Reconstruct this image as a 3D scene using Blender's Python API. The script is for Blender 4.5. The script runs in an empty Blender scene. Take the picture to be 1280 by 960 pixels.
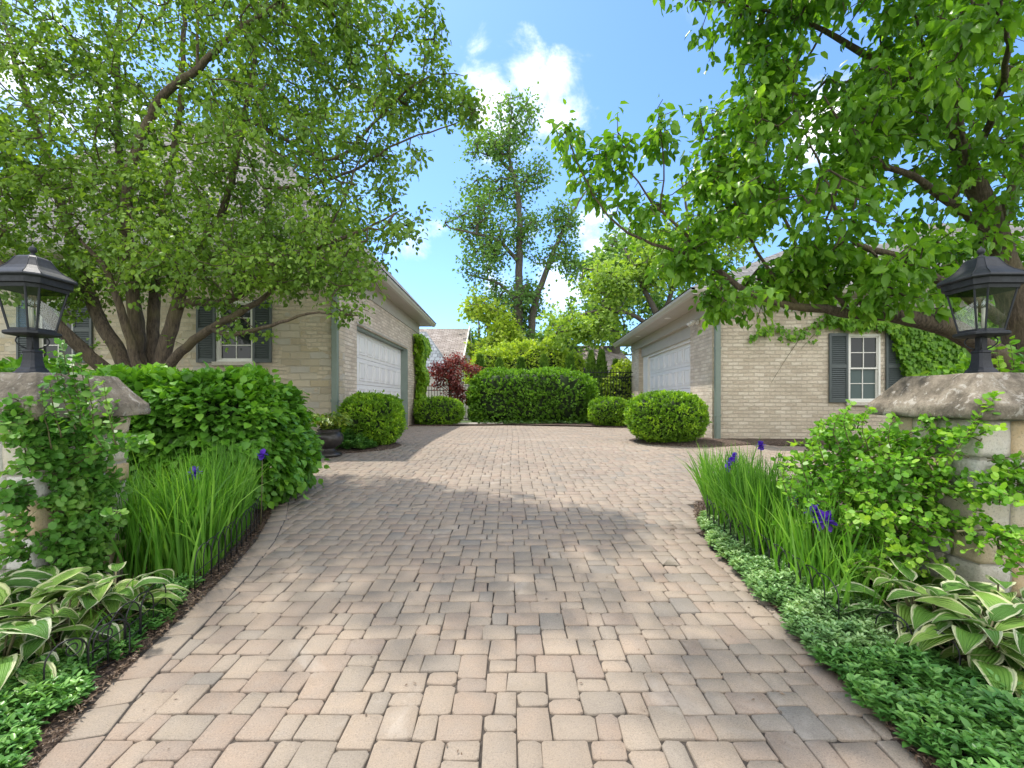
import bpy, math, random
import numpy as np
from mathutils import Vector, noise
R = math.radians
rng = np.random.default_rng(7)
random.seed(7)
scene = bpy.context.scene
COL = scene.collection
# ------------------------------------------------------------------ camera, world, sun, exposure
F = 580.0          # focal length in photo pixels (1280 wide)
EYE = 1.30
HOR = 500.0        # photo row of the horizon
cd = bpy.data.cameras.new('camera'); cam = bpy.data.objects.new('camera', cd); COL.objects.link(cam)
cam.location = (0, 0, EYE); cam.rotation_euler = (R(90), 0, 0)
cd.sensor_width = 36; cd.lens = 36*F/1280; cd.shift_y = 20/1280
cd.clip_start = 0.05; cd.clip_end = 3000
scene.camera = cam
SUN_V = Vector((-1.15, 1.30, 3.65)).normalized()      # towards the sun: behind the left garage, high
w = bpy.data.worlds.new('World'); scene.world = w; w.use_nodes = True
nt = w.node_tree; nt.nodes.clear()
def N(nt, t, ins=None, **kw):
    n = nt.nodes.new(t)
    for k, v in kw.items(): setattr(n, k, v)
    if ins:
        for k, v in ins.items():
            if isinstance(v, bpy.types.NodeSocket): nt.links.new(v, n.inputs[k])
            else: n.inputs[k].default_value = v
    return n
def mixc(nt, fac, a, b, bt='MIX'):
    n = nt.nodes.new('ShaderNodeMix'); n.data_type = 'RGBA'; n.blend_type = bt
    for i, v in ((0, fac), (6, a), (7, b)):
        if isinstance(v, bpy.types.NodeSocket): nt.links.new(v, n.inputs[i])
        else: n.inputs[i].default_value = v if i == 0 else (tuple(v)+(1,) if len(v) == 3 else v)
    return n.outputs[2]
def math_(nt, op, a, b=0.0, clamp=False):
    n = nt.nodes.new('ShaderNodeMath'); n.operation = op; n.use_clamp = clamp
    for i, v in ((0, a), (1, b)):
        if isinstance(v, bpy.types.NodeSocket): nt.links.new(v, n.inputs[i])
        else: n.inputs[i].default_value = v
    return n.outputs[0]
def ramp(nt, fac, stops, interp='LINEAR'):
    n = nt.nodes.new('ShaderNodeValToRGB'); n.color_ramp.interpolation = interp
    cr = n.color_ramp
    while len(cr.elements) < len(stops): cr.elements.new(0.5)
    for e, (p, c) in zip(cr.elements, stops):
        e.position = p; e.color = tuple(c)+(1,) if len(c) == 3 else c
    nt.links.new(fac, n.inputs[0]); return n.outputs[0]
sky = N(nt, 'ShaderNodeTexSky', sky_type='NISHITA', sun_disc=False)
sky.sun_elevation = math.asin(SUN_V.z); sky.sun_rotation = math.atan2(SUN_V.x, SUN_V.y)
sky.air_density = 1.0; sky.dust_density = 0.6; sky.ozone_density = 2.5
geo = N(nt, 'ShaderNodeTexCoord')
nz = N(nt, 'ShaderNodeTexNoise', {'Vector': geo.outputs['Generated'], 'Scale': 7.5, 'Detail': 12.0, 'Roughness': 0.62, 'Distortion': 0.4})
def blob(px, py, rad, amp):
    d = Vector(((px-640)/F, 1, (HOR-py)/F)).normalized()
    dist = N(nt, 'ShaderNodeVectorMath', {0: geo.outputs['Generated'], 1: tuple(d)}, operation='DISTANCE').outputs['Value']
    return math_(nt, 'MULTIPLY', math_(nt, 'SUBTRACT', 1.0, math_(nt, 'DIVIDE', dist, rad), True), amp)
bl = None
for b in ((660, 92, .11, .37), (695, 95, .10, .34), (620, 118, .12, .33), (700, 150, .12, .32), (620, 165, .13, .31), (520, 300, .11, .40), (740, 310, .16, .40), (1045, 150, .12, .6),
          (700, 350, .2, .42), (80, 130, .3, .35)):
    s = blob(*b); bl = s if bl is None else math_(nt, 'MAXIMUM', bl, s)
gs = N(nt, 'ShaderNodeSeparateXYZ', {0: geo.outputs['Generated']})       # unseen cloud banks behind, beside and overhead, added as fill light
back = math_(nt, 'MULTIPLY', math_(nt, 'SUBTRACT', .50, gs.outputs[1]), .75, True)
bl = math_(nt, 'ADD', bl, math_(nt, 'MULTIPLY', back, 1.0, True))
cl = math_(nt, 'ADD', nz.outputs['Fac'], bl)
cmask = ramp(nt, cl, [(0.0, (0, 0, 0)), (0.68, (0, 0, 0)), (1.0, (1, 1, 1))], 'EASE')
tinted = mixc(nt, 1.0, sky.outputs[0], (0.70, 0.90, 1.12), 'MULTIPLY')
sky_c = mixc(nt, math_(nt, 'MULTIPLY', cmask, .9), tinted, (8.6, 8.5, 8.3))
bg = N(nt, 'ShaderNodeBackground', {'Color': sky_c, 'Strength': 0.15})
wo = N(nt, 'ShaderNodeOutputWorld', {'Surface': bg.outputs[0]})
sd = bpy.data.lights.new('sun', 'SUN'); sd.energy = 3.0; sd.angle = R(1.0); sd.color = (1.0, 0.93, 0.82)
so = bpy.data.objects.new('sun', sd); COL.objects.link(so)
so.rotation_euler = SUN_V.to_track_quat('Z', 'Y').to_euler(); so.location = (-8, 9, 25)
vs = scene.view_settings; scene.display_settings.display_device = 'sRGB'
vs.view_transform = 'Standard'; vs.look = 'None'; vs.gamma = 1; vs.use_curve_mapping = False
vs.exposure = 0.86
scene.cycles.max_bounces = 8; scene.cycles.diffuse_bounces = 5; scene.cycles.transmission_bounces = 6; scene.cycles.transparent_max_bounces = 8
scene.cycles.use_denoising = True
# ------------------------------------------------------------------ placing helpers
def W(px, py, D): return np.array([(px-640)*D/F, D, EYE-(py-HOR)*D/F])      # measured position at depth D
def gz(y):                                                                   # the drive climbs, then levels out before the garages
    y = np.clip(np.asarray(y, float), -6, None)
    t = np.clip((y-7.6)/2.6, 0, 1)
    return np.where(y < 7.6, .0517*y, .0517*7.6 + .0517*2.6*(t-t*t/2))
def G(px, py):
    Y = 2.0
    for _ in range(60): Y = Y*.5 + .5*(EYE-float(gz(Y)))*F/(py-HOR)
    return np.array([(px-640)*Y/F, Y, float(gz(Y))])
def on(x, y, dz=0): return (x, y, float(gz(y))+dz)
# ------------------------------------------------------------------ object helpers
def setp(o, label=None, cat=None, group=None, kind=None):
    if label: o['label'] = label
    if cat: o['category'] = cat
    if group: o['group'] = group
    if kind: o['kind'] = kind
    return o
def empty(name, loc=(0, 0, 0), rz=0, **k):
    o = bpy.data.objects.new(name, None); COL.objects.link(o); o.location = loc; o.rotation_euler = (0, 0, rz)
    o.empty_display_size = .1
    return setp(o, **k)
def mesh_np(name, V, faces, mat, parent=None, rnd=None, uv=None, smooth=False, loc=None):
    """V (n,3); faces: one (m,k) array or a list of them; rnd: per-vertex float; uv: per-vertex (n,2)"""
    if isinstance(faces, np.ndarray): faces = [faces]
    V = np.asarray(V, np.float32)
    if loc is not None: V = V - np.asarray(loc, np.float32)
    me = bpy.data.meshes.new(name)
    idx = np.concatenate([f.ravel() for f in faces]).astype(np.int32)
    cnt = np.concatenate([np.full(len(f), f.shape[1]) for f in faces])
    st = np.concatenate([[0], np.cumsum(cnt)[:-1]]).astype(np.int32)
    me.vertices.add(len(V)); me.vertices.foreach_set('co', V.ravel())
    me.loops.add(len(idx)); me.loops.foreach_set('vertex_index', idx)
    me.polygons.add(len(cnt)); me.polygons.foreach_set('loop_start', st)
    if uv is not None:
        ul = me.uv_layers.new(name='UVMap'); ul.data.foreach_set('uv', np.asarray(uv, np.float32)[idx].ravel())
    me.update(calc_edges=True)
    if smooth: me.polygons.foreach_set('use_smooth', np.ones(len(cnt), bool))
    if rnd is not None:
        a = me.attributes.new('rnd', 'FLOAT', 'POINT'); a.data.foreach_set('value', np.asarray(rnd, np.float32))
    me.materials.append(mat)
    o = bpy.data.objects.new(name, me); COL.objects.link(o)
    if parent is not None: o.parent = parent
    return o
class MB:
    def __init__(s): s.v = []; s.f = []; s.sm = []
    def add(s, vs, fs, smooth=False):
        b = len(s.v); s.v += [tuple(map(float, p)) for p in vs]
        for f in fs: s.f.append([i+b for i in f]); s.sm.append(smooth)
    def box(s, x0, x1, y0, y1, z0, z1, bev=0.0):
        x0, x1 = min(x0, x1), max(x0, x1); y0, y1 = min(y0, y1), max(y0, y1); z0, z1 = min(z0, z1), max(z0, z1)
        if bev <= 0:
            s.add([(x0,y0,z0),(x1,y0,z0),(x1,y1,z0),(x0,y1,z0),(x0,y0,z1),(x1,y0,z1),(x1,y1,z1),(x0,y1,z1)],
                  [(0,3,2,1),(4,5,6,7),(0,1,5,4),(1,2,6,5),(2,3,7,6),(3,0,4,7)])
        else:
            b = min(bev, (x1-x0)*.45, (y1-y0)*.45, (z1-z0)*.45)
            vs = []; ids = {}
            for ix, X in enumerate((x0, x1)):
                for iy, Y in enumerate((y0, y1)):
                    for iz, Z in enumerate((z0, z1)):
                        sx, sy, sz = (1, -1)[ix], (1, -1)[iy], (1, -1)[iz]
                        for a in range(3):
                            ids[ix, iy, iz, a] = len(vs)
                            vs.append((X+(0 if a == 0 else sx*b), Y+(0 if a == 1 else sy*b), Z+(0 if a == 2 else sz*b)))
            fs = []
            for a in range(3):
                o1, o2 = [i for i in range(3) if i != a]
                for sd_ in (0, 1):
                    q = []
                    for (p, r) in ((0,0),(1,0),(1,1),(0,1)):
                        k = [0,0,0]; k[a] = sd_; k[o1] = p; k[o2] = r; q.append(ids[k[0],k[1],k[2],a])
                    if (sd_ == 1) != (a == 1): pass
                    else: q = q[::-1]
                    fs.append(q)
            for a in range(3):          # edges along axis a
                o1, o2 = [i for i in range(3) if i != a]
                for p in (0, 1):
                    for r in (0, 1):
                        k0 = [0,0,0]; k0[o1] = p; k0[o2] = r; k1 = list(k0); k1[a] = 1
                        q = [ids[tuple(k0)+(o1,)], ids[tuple(k1)+(o1,)], ids[tuple(k1)+(o2,)], ids[tuple(k0)+(o2,)]]
                        if (p ^ r) ^ (a == 1): q = q[::-1]
                        fs.append(q)
            for ix in (0, 1):
                for iy in (0, 1):
                    for iz in (0, 1):
                        q = [ids[ix,iy,iz,a] for a in range(3)]
                        if (ix+iy+iz) % 2 == 0: q = q[::-1]
                        fs.append(q)
            s.add(vs, fs)
    def tube(s, pts, rad, n=6, smooth=True, cap=True):
        P = [Vector(p) for p in pts]
        if not hasattr(rad, '__len__'): rad = [rad]*len(P)
        t = (P[1]-P[0]).normalized(); u = t.orthogonal().normalized(); vs = []
        for i, p in enumerate(P):
            a = P[max(i-1, 0)]; b = P[min(i+1, len(P)-1)]; t = (b-a)
            if t.length < 1e-9: t = Vector((0,0,1))
            t.normalize(); u = (u - t*u.dot(t)); u = u.normalized() if u.length > 1e-6 else t.orthogonal().normalized()
            v = t.cross(u)
            for k in range(n):
                an = 2*math.pi*k/n; vs.append(p + (u*math.cos(an)+v*math.sin(an))*rad[i])
        fs = [(i*n+k, i*n+(k+1) % n, (i+1)*n+(k+1) % n, (i+1)*n+k) for i in range(len(P)-1) for k in range(n)]
        if cap: fs += [tuple(range(n))[::-1], tuple((len(P)-1)*n+k for k in range(n))]
        s.add(vs, fs, smooth)
    def lathe(s, prof, c=(0,0,0), n=24, smooth=True, rot=0.0, radf=None):
        vs = []
        for (r, z) in prof:
            for k in range(n):
                a = rot+2*math.pi*k/n; rr = r*(radf(k) if radf else 1)
                vs.append((c[0]+rr*math.cos(a), c[1]+rr*math.sin(a), c[2]+z))
        fs = [(i*n+k, i*n+(k+1) % n, (i+1)*n+(k+1) % n, (i+1)*n+k) for i in range(len(prof)-1) for k in range(n)]
        fs += [tuple(range(n))[::-1], tuple((len(prof)-1)*n+k for k in range(n))]
        s.add(vs, fs, smooth)
    def build(s, name, mat, parent=None):
        me = bpy.data.meshes.new(name); me.from_pydata(s.v, [], s.f); 
        me.polygons.foreach_set('use_smooth', s.sm)
        ul = me.uv_layers.new(name='UVMap')
        for p in me.polygons:
            nx, ny, nz_ = (abs(c) for c in p.normal)
            for li in p.loop_indices:
                c = me.vertices[me.loops[li].vertex_index].co
                ul.data[li].uv = (c.x, c.y) if nz_ > .8 else ((c.x, c.z) if ny >= nx else (c.y, c.z))
        me.materials.append(mat)
        o = bpy.data.objects.new(name, me); COL.objects.link(o)
        if parent is not None: o.parent = parent
        return o
def unit(a): return a/np.maximum(np.linalg.norm(a, axis=-1, keepdims=True), 1e-9)
LEAF6 = (np.array([[0,0,0],[.22,.36,.10],[.62,.34,.07],[1,0,-.14],[.62,-.34,.07],[.22,-.36,.10],[.5,0,-.02]]),
         [np.array([[0,6,2,1],[0,5,4,6]]), np.array([[6,3,2],[6,4,3]])])
LEAF4 = (np.array([[0,0,0],[.42,.42,.10],[1,0,-.08],[.42,-.42,.10]]), [np.array([[0,2,1],[0,3,2]])])
LEAFR = (np.array([[0,0,0],[.2,.42,.08],[.7,.46,.06],[1,.12,-.04],[1,-.12,-.04],[.7,-.46,.06],[.2,-.42,.08]]),
         [np.array([[0,6,5,4,3,2,1]])])
LOBED = (np.array([[0,0,0],[.05,.45,.05],[.45,.30,.05],[.62,.52,.0],[.72,.2,.02],[1.05,0,-.12],[.72,-.2,.02],[.62,-.52,.0],[.45,-.30,.05],[.05,-.45,.05]]),
         [np.array([[0,2,1],[0,9,8]]), np.array([[0,5,4,2],[0,8,6,5]]), np.array([[2,4,3],[8,7,6]])])
def leaves(name, P, D, NN, L, mat, parent=None, loc=None, tpl=LEAF6, wid=1.0, rnd=None):
    T, FS = tpl; n = len(P)
    D = unit(D); S = unit(np.cross(NN, D)); U = np.cross(D, S)
    L = np.broadcast_to(L, (n,))[:, None, None]
    V = P[:, None, :] + L*(D[:, None, :]*T[None, :, 0:1] + S[:, None, :]*T[None, :, 1:2]*wid + U[:, None, :]*T[None, :, 2:3])
    k = len(T)
    faces = [(f[None]+(np.arange(n)*k)[:, None, None]).reshape(-1, f.shape[1]) for f in FS]
    if rnd is None: rnd = rng.random(n)
    return mesh_np(name, V.reshape(-1, 3), faces, mat, parent, rnd=np.repeat(rnd, k), loc=loc)
def rand_unit(n): return unit(rng.normal(size=(n, 3)))
# ------------------------------------------------------------------ materials
def newmat(name):
    m = bpy.data.materials.new(name); m.use_nodes = True; nt = m.node_tree; nt.nodes.clear(); return m, nt
def out(nt, sh): N(nt, 'ShaderNodeOutputMaterial', {'Surface': sh})
def bump(nt, h, dist, strength=1.0, normal=None):
    d = {'Height': h, 'Distance': dist, 'Strength': strength}
    if normal is not None: d['Normal'] = normal
    return N(nt, 'ShaderNodeBump', d).outputs[0]
def plain(name, col, rough=.5, metal=0.0, var=.08, bmp=.0, scale=30, spec=.5):
    m, nt = newmat(name); tc = N(nt, 'ShaderNodeTexCoord')
    nz = N(nt, 'ShaderNodeTexNoise', {'Vector': tc.outputs['Object'], 'Scale': scale, 'Detail': 6.0, 'Roughness': .6})
    nl = N(nt, 'ShaderNodeTexNoise', {'Vector': tc.outputs['Object'], 'Scale': scale*.13, 'Detail': 3.0})
    f = math_(nt, 'ADD', math_(nt, 'MULTIPLY', nz.outputs[0], .5), math_(nt, 'MULTIPLY', nl.outputs[0], .5))
    c = ramp(nt, f, [(.3, [x*(1-var*2) for x in col]), (.7, [min(x*(1+var*2), 1) for x in col])])
    d = {'Base Color': c, 'Roughness': rough, 'Metallic': metal, 'Specular IOR Level': spec}
    if bmp: d['Normal'] = bump(nt, nz.outputs[0], bmp)
    out(nt, N(nt, 'ShaderNodeBsdfPrincipled', d).outputs[0]); return m
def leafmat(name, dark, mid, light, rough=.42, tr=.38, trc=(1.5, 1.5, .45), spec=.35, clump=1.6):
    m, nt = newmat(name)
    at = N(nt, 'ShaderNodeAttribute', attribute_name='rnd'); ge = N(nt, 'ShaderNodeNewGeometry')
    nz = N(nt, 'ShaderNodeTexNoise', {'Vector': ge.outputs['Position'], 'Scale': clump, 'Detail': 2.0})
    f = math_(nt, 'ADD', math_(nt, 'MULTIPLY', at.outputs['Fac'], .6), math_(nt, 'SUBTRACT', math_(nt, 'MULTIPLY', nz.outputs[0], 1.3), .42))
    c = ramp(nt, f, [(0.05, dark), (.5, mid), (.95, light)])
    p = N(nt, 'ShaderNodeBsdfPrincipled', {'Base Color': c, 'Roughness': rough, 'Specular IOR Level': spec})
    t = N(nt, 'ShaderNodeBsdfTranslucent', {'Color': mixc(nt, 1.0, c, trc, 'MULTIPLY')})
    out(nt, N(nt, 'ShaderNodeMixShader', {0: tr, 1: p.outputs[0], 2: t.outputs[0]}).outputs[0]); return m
M = {}
M['pear_l'] = leafmat('pear_leaf', (0.0854,0.16,0.0311), (0.161,0.289,0.0517), (0.323,0.488,0.0863))
M['pear_r'] = leafmat('near_pear_leaf', (.06,.16,.018), (.13,.29,.03), (.26,.46,.06), rough=.36, tr=.45)
M['yew'] = leafmat('yew_leaf', (0.0785,0.172,0.0173), (0.179,0.362,0.0259), (0.494,0.724,0.0432), clump=4, tr=.25)
M['hedge'] = leafmat('hedge_leaf', (0.0785,0.168,0.0259), (0.146,0.319,0.036), (0.315,0.538,0.0576), clump=3)
M['viburnum'] = leafmat('viburnum_leaf', (0.0595,0.157,0.0227), (0.11,0.284,0.0324), (0.234,0.465,0.0486), clump=2.5, rough=.4)
M['limehedge'] = leafmat('lime_leaf', (0.166,0.265,0.0432), (0.331,0.464,0.0648), (0.552,0.662,0.108), clump=2)
M['cone'] = leafmat('arborvitae_leaf', (0.0497,0.114,0.0207), (0.0994,0.204,0.0276), (0.182,0.318,0.0414), clump=2, tr=.15)
M['farA'] = leafmat('far_leaf', (0.0704,0.157,0.0455), (0.133,0.256,0.0759), (0.225,0.384,0.106), clump=.5, rough=.6)
M['farB'] = leafmat('locust_leaf', (0.116,0.204,0.0449), (0.232,0.369,0.0718), (0.413,0.572,0.108), clump=.6, rough=.6)
M['ivy'] = leafmat('ivy_leaf', (0.0662,0.165,0.0166), (0.132,0.305,0.0276), (0.265,0.483,0.0414), clump=3)
M['vinewall'] = leafmat('wall_vine_leaf', (0.0994,0.216,0.0166), (0.199,0.382,0.0276), (0.364,0.56,0.0414), clump=3)
M['shrub'] = leafmat('euonymus_leaf', (.07,.20,.018), (.15,.36,.03), (.36,.56,.07), clump=4)
M['shrubL'] = leafmat('climber_leaf', (.05,.16,.025), (.12,.29,.05), (.28,.46,.10), clump=4)
M['maple'] = leafmat('maple_leaf', (.09,.025,.025), (.20,.06,.055), (.36,.16,.13), trc=(1.5,.5,.4), clump=3)
M['vinca'] = leafmat('vinca_leaf', (0.0466,0.142,0.0338), (0.0999,0.259,0.054), (0.226,0.427,0.108), rough=.33, tr=.2, clump=6)
M['vincaR'] = leafmat('pale_vinca_leaf', (0.0799,0.181,0.0607), (0.186,0.349,0.121), (0.453,0.621,0.297), rough=.33, tr=.2, clump=6)
M['iris'] = leafmat('iris_blade', (0.0517,0.143,0.019), (0.103,0.275,0.0317), (0.248,0.469,0.0792), rough=.4, tr=.4, clump=3)
M['petal'] = leafmat('iris_petal', (.06,.02,.28), (.12,.04,.5), (.28,.12,.7), trc=(1.2,.8,1.3))
M['fern'] = leafmat('potted_leaf', (0.0828,0.153,0.0276), (0.199,0.318,0.0552), (0.497,0.534,0.11), clump=5)
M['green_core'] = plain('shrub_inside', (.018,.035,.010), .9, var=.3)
M['litter'] = leafmat('litter', (.07,.045,.03), (.14,.095,.065), (.25,.18,.12), trc=(1,1,1), tr=.1)
def bark(name, a, b, moss=None):
    m, nt = newmat(name); tc = N(nt, 'ShaderNodeTexCoord')
    mp = N(nt, 'ShaderNodeMapping', {'Vector': tc.outputs['Object'], 'Scale': (1, 1, .16)})
    nz = N(nt, 'ShaderNodeTexNoise', {'Vector': mp.outputs[0], 'Scale': 45., 'Detail': 8., 'Roughness': .7})
    n2 = N(nt, 'ShaderNodeTexNoise', {'Vector': tc.outputs['Object'], 'Scale': 2.5, 'Detail': 4.})
    c = ramp(nt, nz.outputs[0], [(.35, a), (.68, b)])
    if moss: c = mixc(nt, ramp(nt, n2.outputs[0], [(.5, (0,0,0)), (.66, (.55,.55,.55))]), c, moss)
    out(nt, N(nt, 'ShaderNodeBsdfPrincipled', {'Base Color': c, 'Roughness': .85, 'Normal': bump(nt, nz.outputs[0], .05)}).outputs[0]); return m
M['bark'] = bark('pear_bark', (.05,.037,.026), (.21,.16,.11), (.20,.165,.075))
M['bark_far'] = bark('far_bark', (.07,.06,.05), (.17,.15,.125))
M['stem'] = plain('green_stem', (.12,.11,.05), .7)
def brick(name, cols, mortar, bw=.215, bh=.078, stone=0.0, dirt=.35):
    m, nt = newmat(name); uv = N(nt, 'ShaderNodeUVMap')
    wn = N(nt, 'ShaderNodeTexNoise', {'Vector': uv.outputs[0], 'Scale': 5.0, 'Detail': 4.0})
    wp = N(nt, 'ShaderNodeVectorMath', {0: wn.outputs['Color'], 1: (.5,.5,.5)}, operation='SUBTRACT')
    wp = N(nt, 'ShaderNodeVectorMath', {0: wp.outputs[0], 'Scale': .034}, operation='SCALE')
    v = N(nt, 'ShaderNodeVectorMath', {0: uv.outputs[0], 1: wp.outputs[0]}, operation='ADD').outputs[0]
    def bt(w_, h_, mo): 
        return N(nt, 'ShaderNodeTexBrick', {'Vector': v, 'Color1': (0,0,0,1), 'Color2': (1,1,1,1), 'Mortar': (.5,.5,.5,1), 'Scale': 1.0, 'Mortar Size': mo, 'Mortar Smooth': .35, 'Bias': 0.0, 'Brick Width': w_, 'Row Height': h_}, offset=.5)
    b = bt(bw, bh, .010)
    sn = N(nt, 'ShaderNodeTexNoise', {'Vector': uv.outputs[0], 'Scale': 22., 'Detail': 9., 'Roughness': .78})
    ln = N(nt, 'ShaderNodeTexNoise', {'Vector': uv.outputs[0], 'Scale': 1.3, 'Detail': 5., 'Roughness': .6})
    f = math_(nt, 'ADD', math_(nt, 'MULTIPLY', b.outputs['Color'], .38), math_(nt, 'MULTIPLY', math_(nt, 'SUBTRACT', sn.outputs[0], .22), 1.25))
    c = ramp(nt, f, [(.15, cols[0]), (.5, cols[1]), (.85, cols[2]), (1.0, cols[3])])
    c = mixc(nt, b.outputs['Fac'], c, mortar); h = b.outputs['Fac']
    if stone:
        b2 = bt(.38, .136, .011)
        f2 = math_(nt, 'ADD', math_(nt, 'MULTIPLY', b2.outputs['Color'], .75), math_(nt, 'MULTIPLY', sn.outputs[0], .4))
        c2 = mixc(nt, b2.outputs['Fac'], ramp(nt, f2, [(.1, (.40,.36,.30)), (.4, (.56,.47,.32)), (.65, (.55,.52,.46)), (.95, (.66,.57,.42))]), mortar)
        mk = N(nt, 'ShaderNodeTexNoise', {'Vector': uv.outputs[0], 'Scale': 1.6, 'Detail': 2.}).outputs[0]
        sep = N(nt, 'ShaderNodeSeparateXYZ', {0: uv.outputs[0]})
        low = math_(nt, 'MULTIPLY', math_(nt, 'SUBTRACT', 1.7, sep.outputs[1]), .12)
        mk = math_(nt, 'GREATER_THAN', math_(nt, 'ADD', mk, low), 1-stone)
        c = mixc(nt, mk, c, c2); h = mixc(nt, mk, h, b2.outputs['Fac'])
    c = mixc(nt, ramp(nt, ln.outputs[0], [(.4, (0,0,0)), (.75, (dirt,)*3)]), c, (.26,.22,.17))
    hh = math_(nt, 'SUBTRACT', math_(nt, 'MULTIPLY', sn.outputs[0], .8), h)
    out(nt, N(nt, 'ShaderNodeBsdfPrincipled', {'Base Color': c, 'Roughness': .9, 'Specular IOR Level': .2, 'Normal': bump(nt, hh, .03)}).outputs[0]); return m
M['brick'] = brick('tumbled_brick', [(.44,.36,.28), (.68,.59,.47), (.82,.745,.63), (.89,.84,.75)], (.60,.53,.43))
M['brickstone'] = brick('brick_and_fieldstone', [(.44,.36,.25), (.64,.55,.42), (.76,.68,.55), (.84,.78,.66)], (.60,.54,.43), stone=.52, dirt=.3)
def shingle(name, a, b, c_, bw=.3, bh=.14):
    m, nt = newmat(name); uv = N(nt, 'ShaderNodeUVMap')
    br = N(nt, 'ShaderNodeTexBrick', {'Vector': uv.outputs[0], 'Color1': (0,0,0,1), 'Color2': (1,1,1,1), 'Mortar': (0,0,0,1), 'Scale': 1., 'Mortar Size': .012, 'Mortar Smooth': .6, 'Brick Width': bw, 'Row Height': bh}, offset=.37)
    nz = N(nt, 'ShaderNodeTexNoise', {'Vector': uv.outputs[0], 'Scale': 3., 'Detail': 8., 'Roughness': .7})
    f = math_(nt, 'ADD', math_(nt, 'MULTIPLY', br.outputs['Color'], .5), math_(nt, 'MULTIPLY', nz.outputs[0], .5))
    c = mixc(nt, br.outputs['Fac'], ramp(nt, f, [(.15, a), (.5, b), (.85, c_)]), [x*.4 for x in a])
    out(nt, N(nt, 'ShaderNodeBsdfPrincipled', {'Base Color': c, 'Roughness': .92, 'Normal': bump(nt, math_(nt, 'SUBTRACT', 1, br.outputs['Fac']), .02)}).outputs[0]); return m
M['shingle'] = shingle('roof_shingle', (.10,.10,.10), (.17,.165,.16), (.25,.24,.23))
M['shingle_b'] = shingle('brown_roof_shingle', (.20,.17,.15), (.30,.26,.24), (.40,.36,.34))
M['slate'] = shingle('slate', (.13,.15,.17), (.21,.24,.27), (.30,.33,.36), .25, .25)
M['trim'] = plain('taupe_paint', (.44,.41,.36), .5, var=.04)
M['gutter'] = plain('gutter_paint', (.50,.48,.43), .35, var=.04)
M['sage'] = plain('sage_paint', (.20,.25,.22), .45, var=.05)
M['shutter'] = plain('charcoal_paint', (.075,.092,.095), .5, var=.08)
M['door'] = plain('white_door_paint', (.80,.80,.80), .4, var=.02, scale=6)
M['whitep'] = plain('white_paint', (.76,.75,.71), .45, var=.04)
M['black'] = plain('black_iron', (.018,.019,.022), .38, metal=.3, var=.3, bmp=.0015, scale=90)
M['lampm'] = plain('cast_lamp_metal', (.028,.031,.038), .55, metal=.35, var=.25, bmp=.001, scale=60)
M['urn'] = plain('dark_urn_glaze', (.035,.032,.032), .32, var=.3, scale=20)
M['soil'] = plain('potting_soil', (.05,.035,.025), .95, var=.3)
M['candle'] = plain('candle_sleeve', (.72,.68,.58), .5)
M['stucco'] = plain('far_stucco', (.58,.56,.52), .8)
def glassmat(name, rough=.02, tint=(.92,.95,.94), dark=None, refl=.12):
    m, nt = newmat(name)
    fr = N(nt, 'ShaderNodeLayerWeight', {'Blend': .2})
    g = N(nt, 'ShaderNodeBsdfGlossy', {'Color': (1,1,1,1), 'Roughness': rough})
    fac = math_(nt, 'ADD', fr.outputs[0], refl, True)
    if dark is None: t = N(nt, 'ShaderNodeBsdfTransparent', {'Color': tint+(1,)})
    else: t = N(nt, 'ShaderNodeBsdfDiffuse', {'Color': dark+(1,)})
    out(nt, N(nt, 'ShaderNodeMixShader', {0: fac, 1: t.outputs[0], 2: g.outputs[0]}).outputs[0]); return m
M['glass'] = glassmat('lamp_glass', refl=.06)
M['pane'] = glassmat('window_glass', dark=(.025,.03,.03), refl=.02)
M['pane_low'] = glassmat('screened_window_glass', rough=.25, dark=(.10,.135,.135), refl=.0)
def mulchmat():
    m, nt = newmat('mulch'); ge = N(nt, 'ShaderNodeNewGeometry')
    a = N(nt, 'ShaderNodeTexVoronoi', {'Vector': ge.outputs['Position'], 'Scale': 42., 'Randomness': 1.0})
    b = N(nt, 'ShaderNodeTexNoise', {'Vector': ge.outputs['Position'], 'Scale': 30., 'Detail': 8., 'Roughness': .75})
    c = ramp(nt, math_(nt, 'ADD', math_(nt, 'MULTIPLY', a.outputs['Color'], .5), math_(nt, 'MULTIPLY', b.outputs[0], .6)), [(.2, (.035,.022,.016)), (.55, (.09,.06,.045)), (.9, (.22,.16,.12))])
    out(nt, N(nt, 'ShaderNodeBsdfPrincipled', {'Base Color': c, 'Roughness': .95, 'Normal': bump(nt, math_(nt, 'ADD', b.outputs[0], a.outputs[0]), .03)}).outputs[0]); return m
M['mulch'] = mulchmat()
def groundmat():
    m, nt = newmat('ground'); ge = N(nt, 'ShaderNodeNewGeometry')
    b = N(nt, 'ShaderNodeTexNoise', {'Vector': ge.outputs['Position'], 'Scale': 14., 'Detail': 8., 'Roughness': .75})
    c = ramp(nt, b.outputs[0], [(.3, (.03,.055,.012)), (.7, (.09,.14,.03))])
    out(nt, N(nt, 'ShaderNodeBsdfPrincipled', {'Base Color': c, 'Roughness': .95, 'Normal': bump(nt, b.outputs[0], .03)}).outputs[0]); return m
M['ground'] = groundmat()
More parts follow.
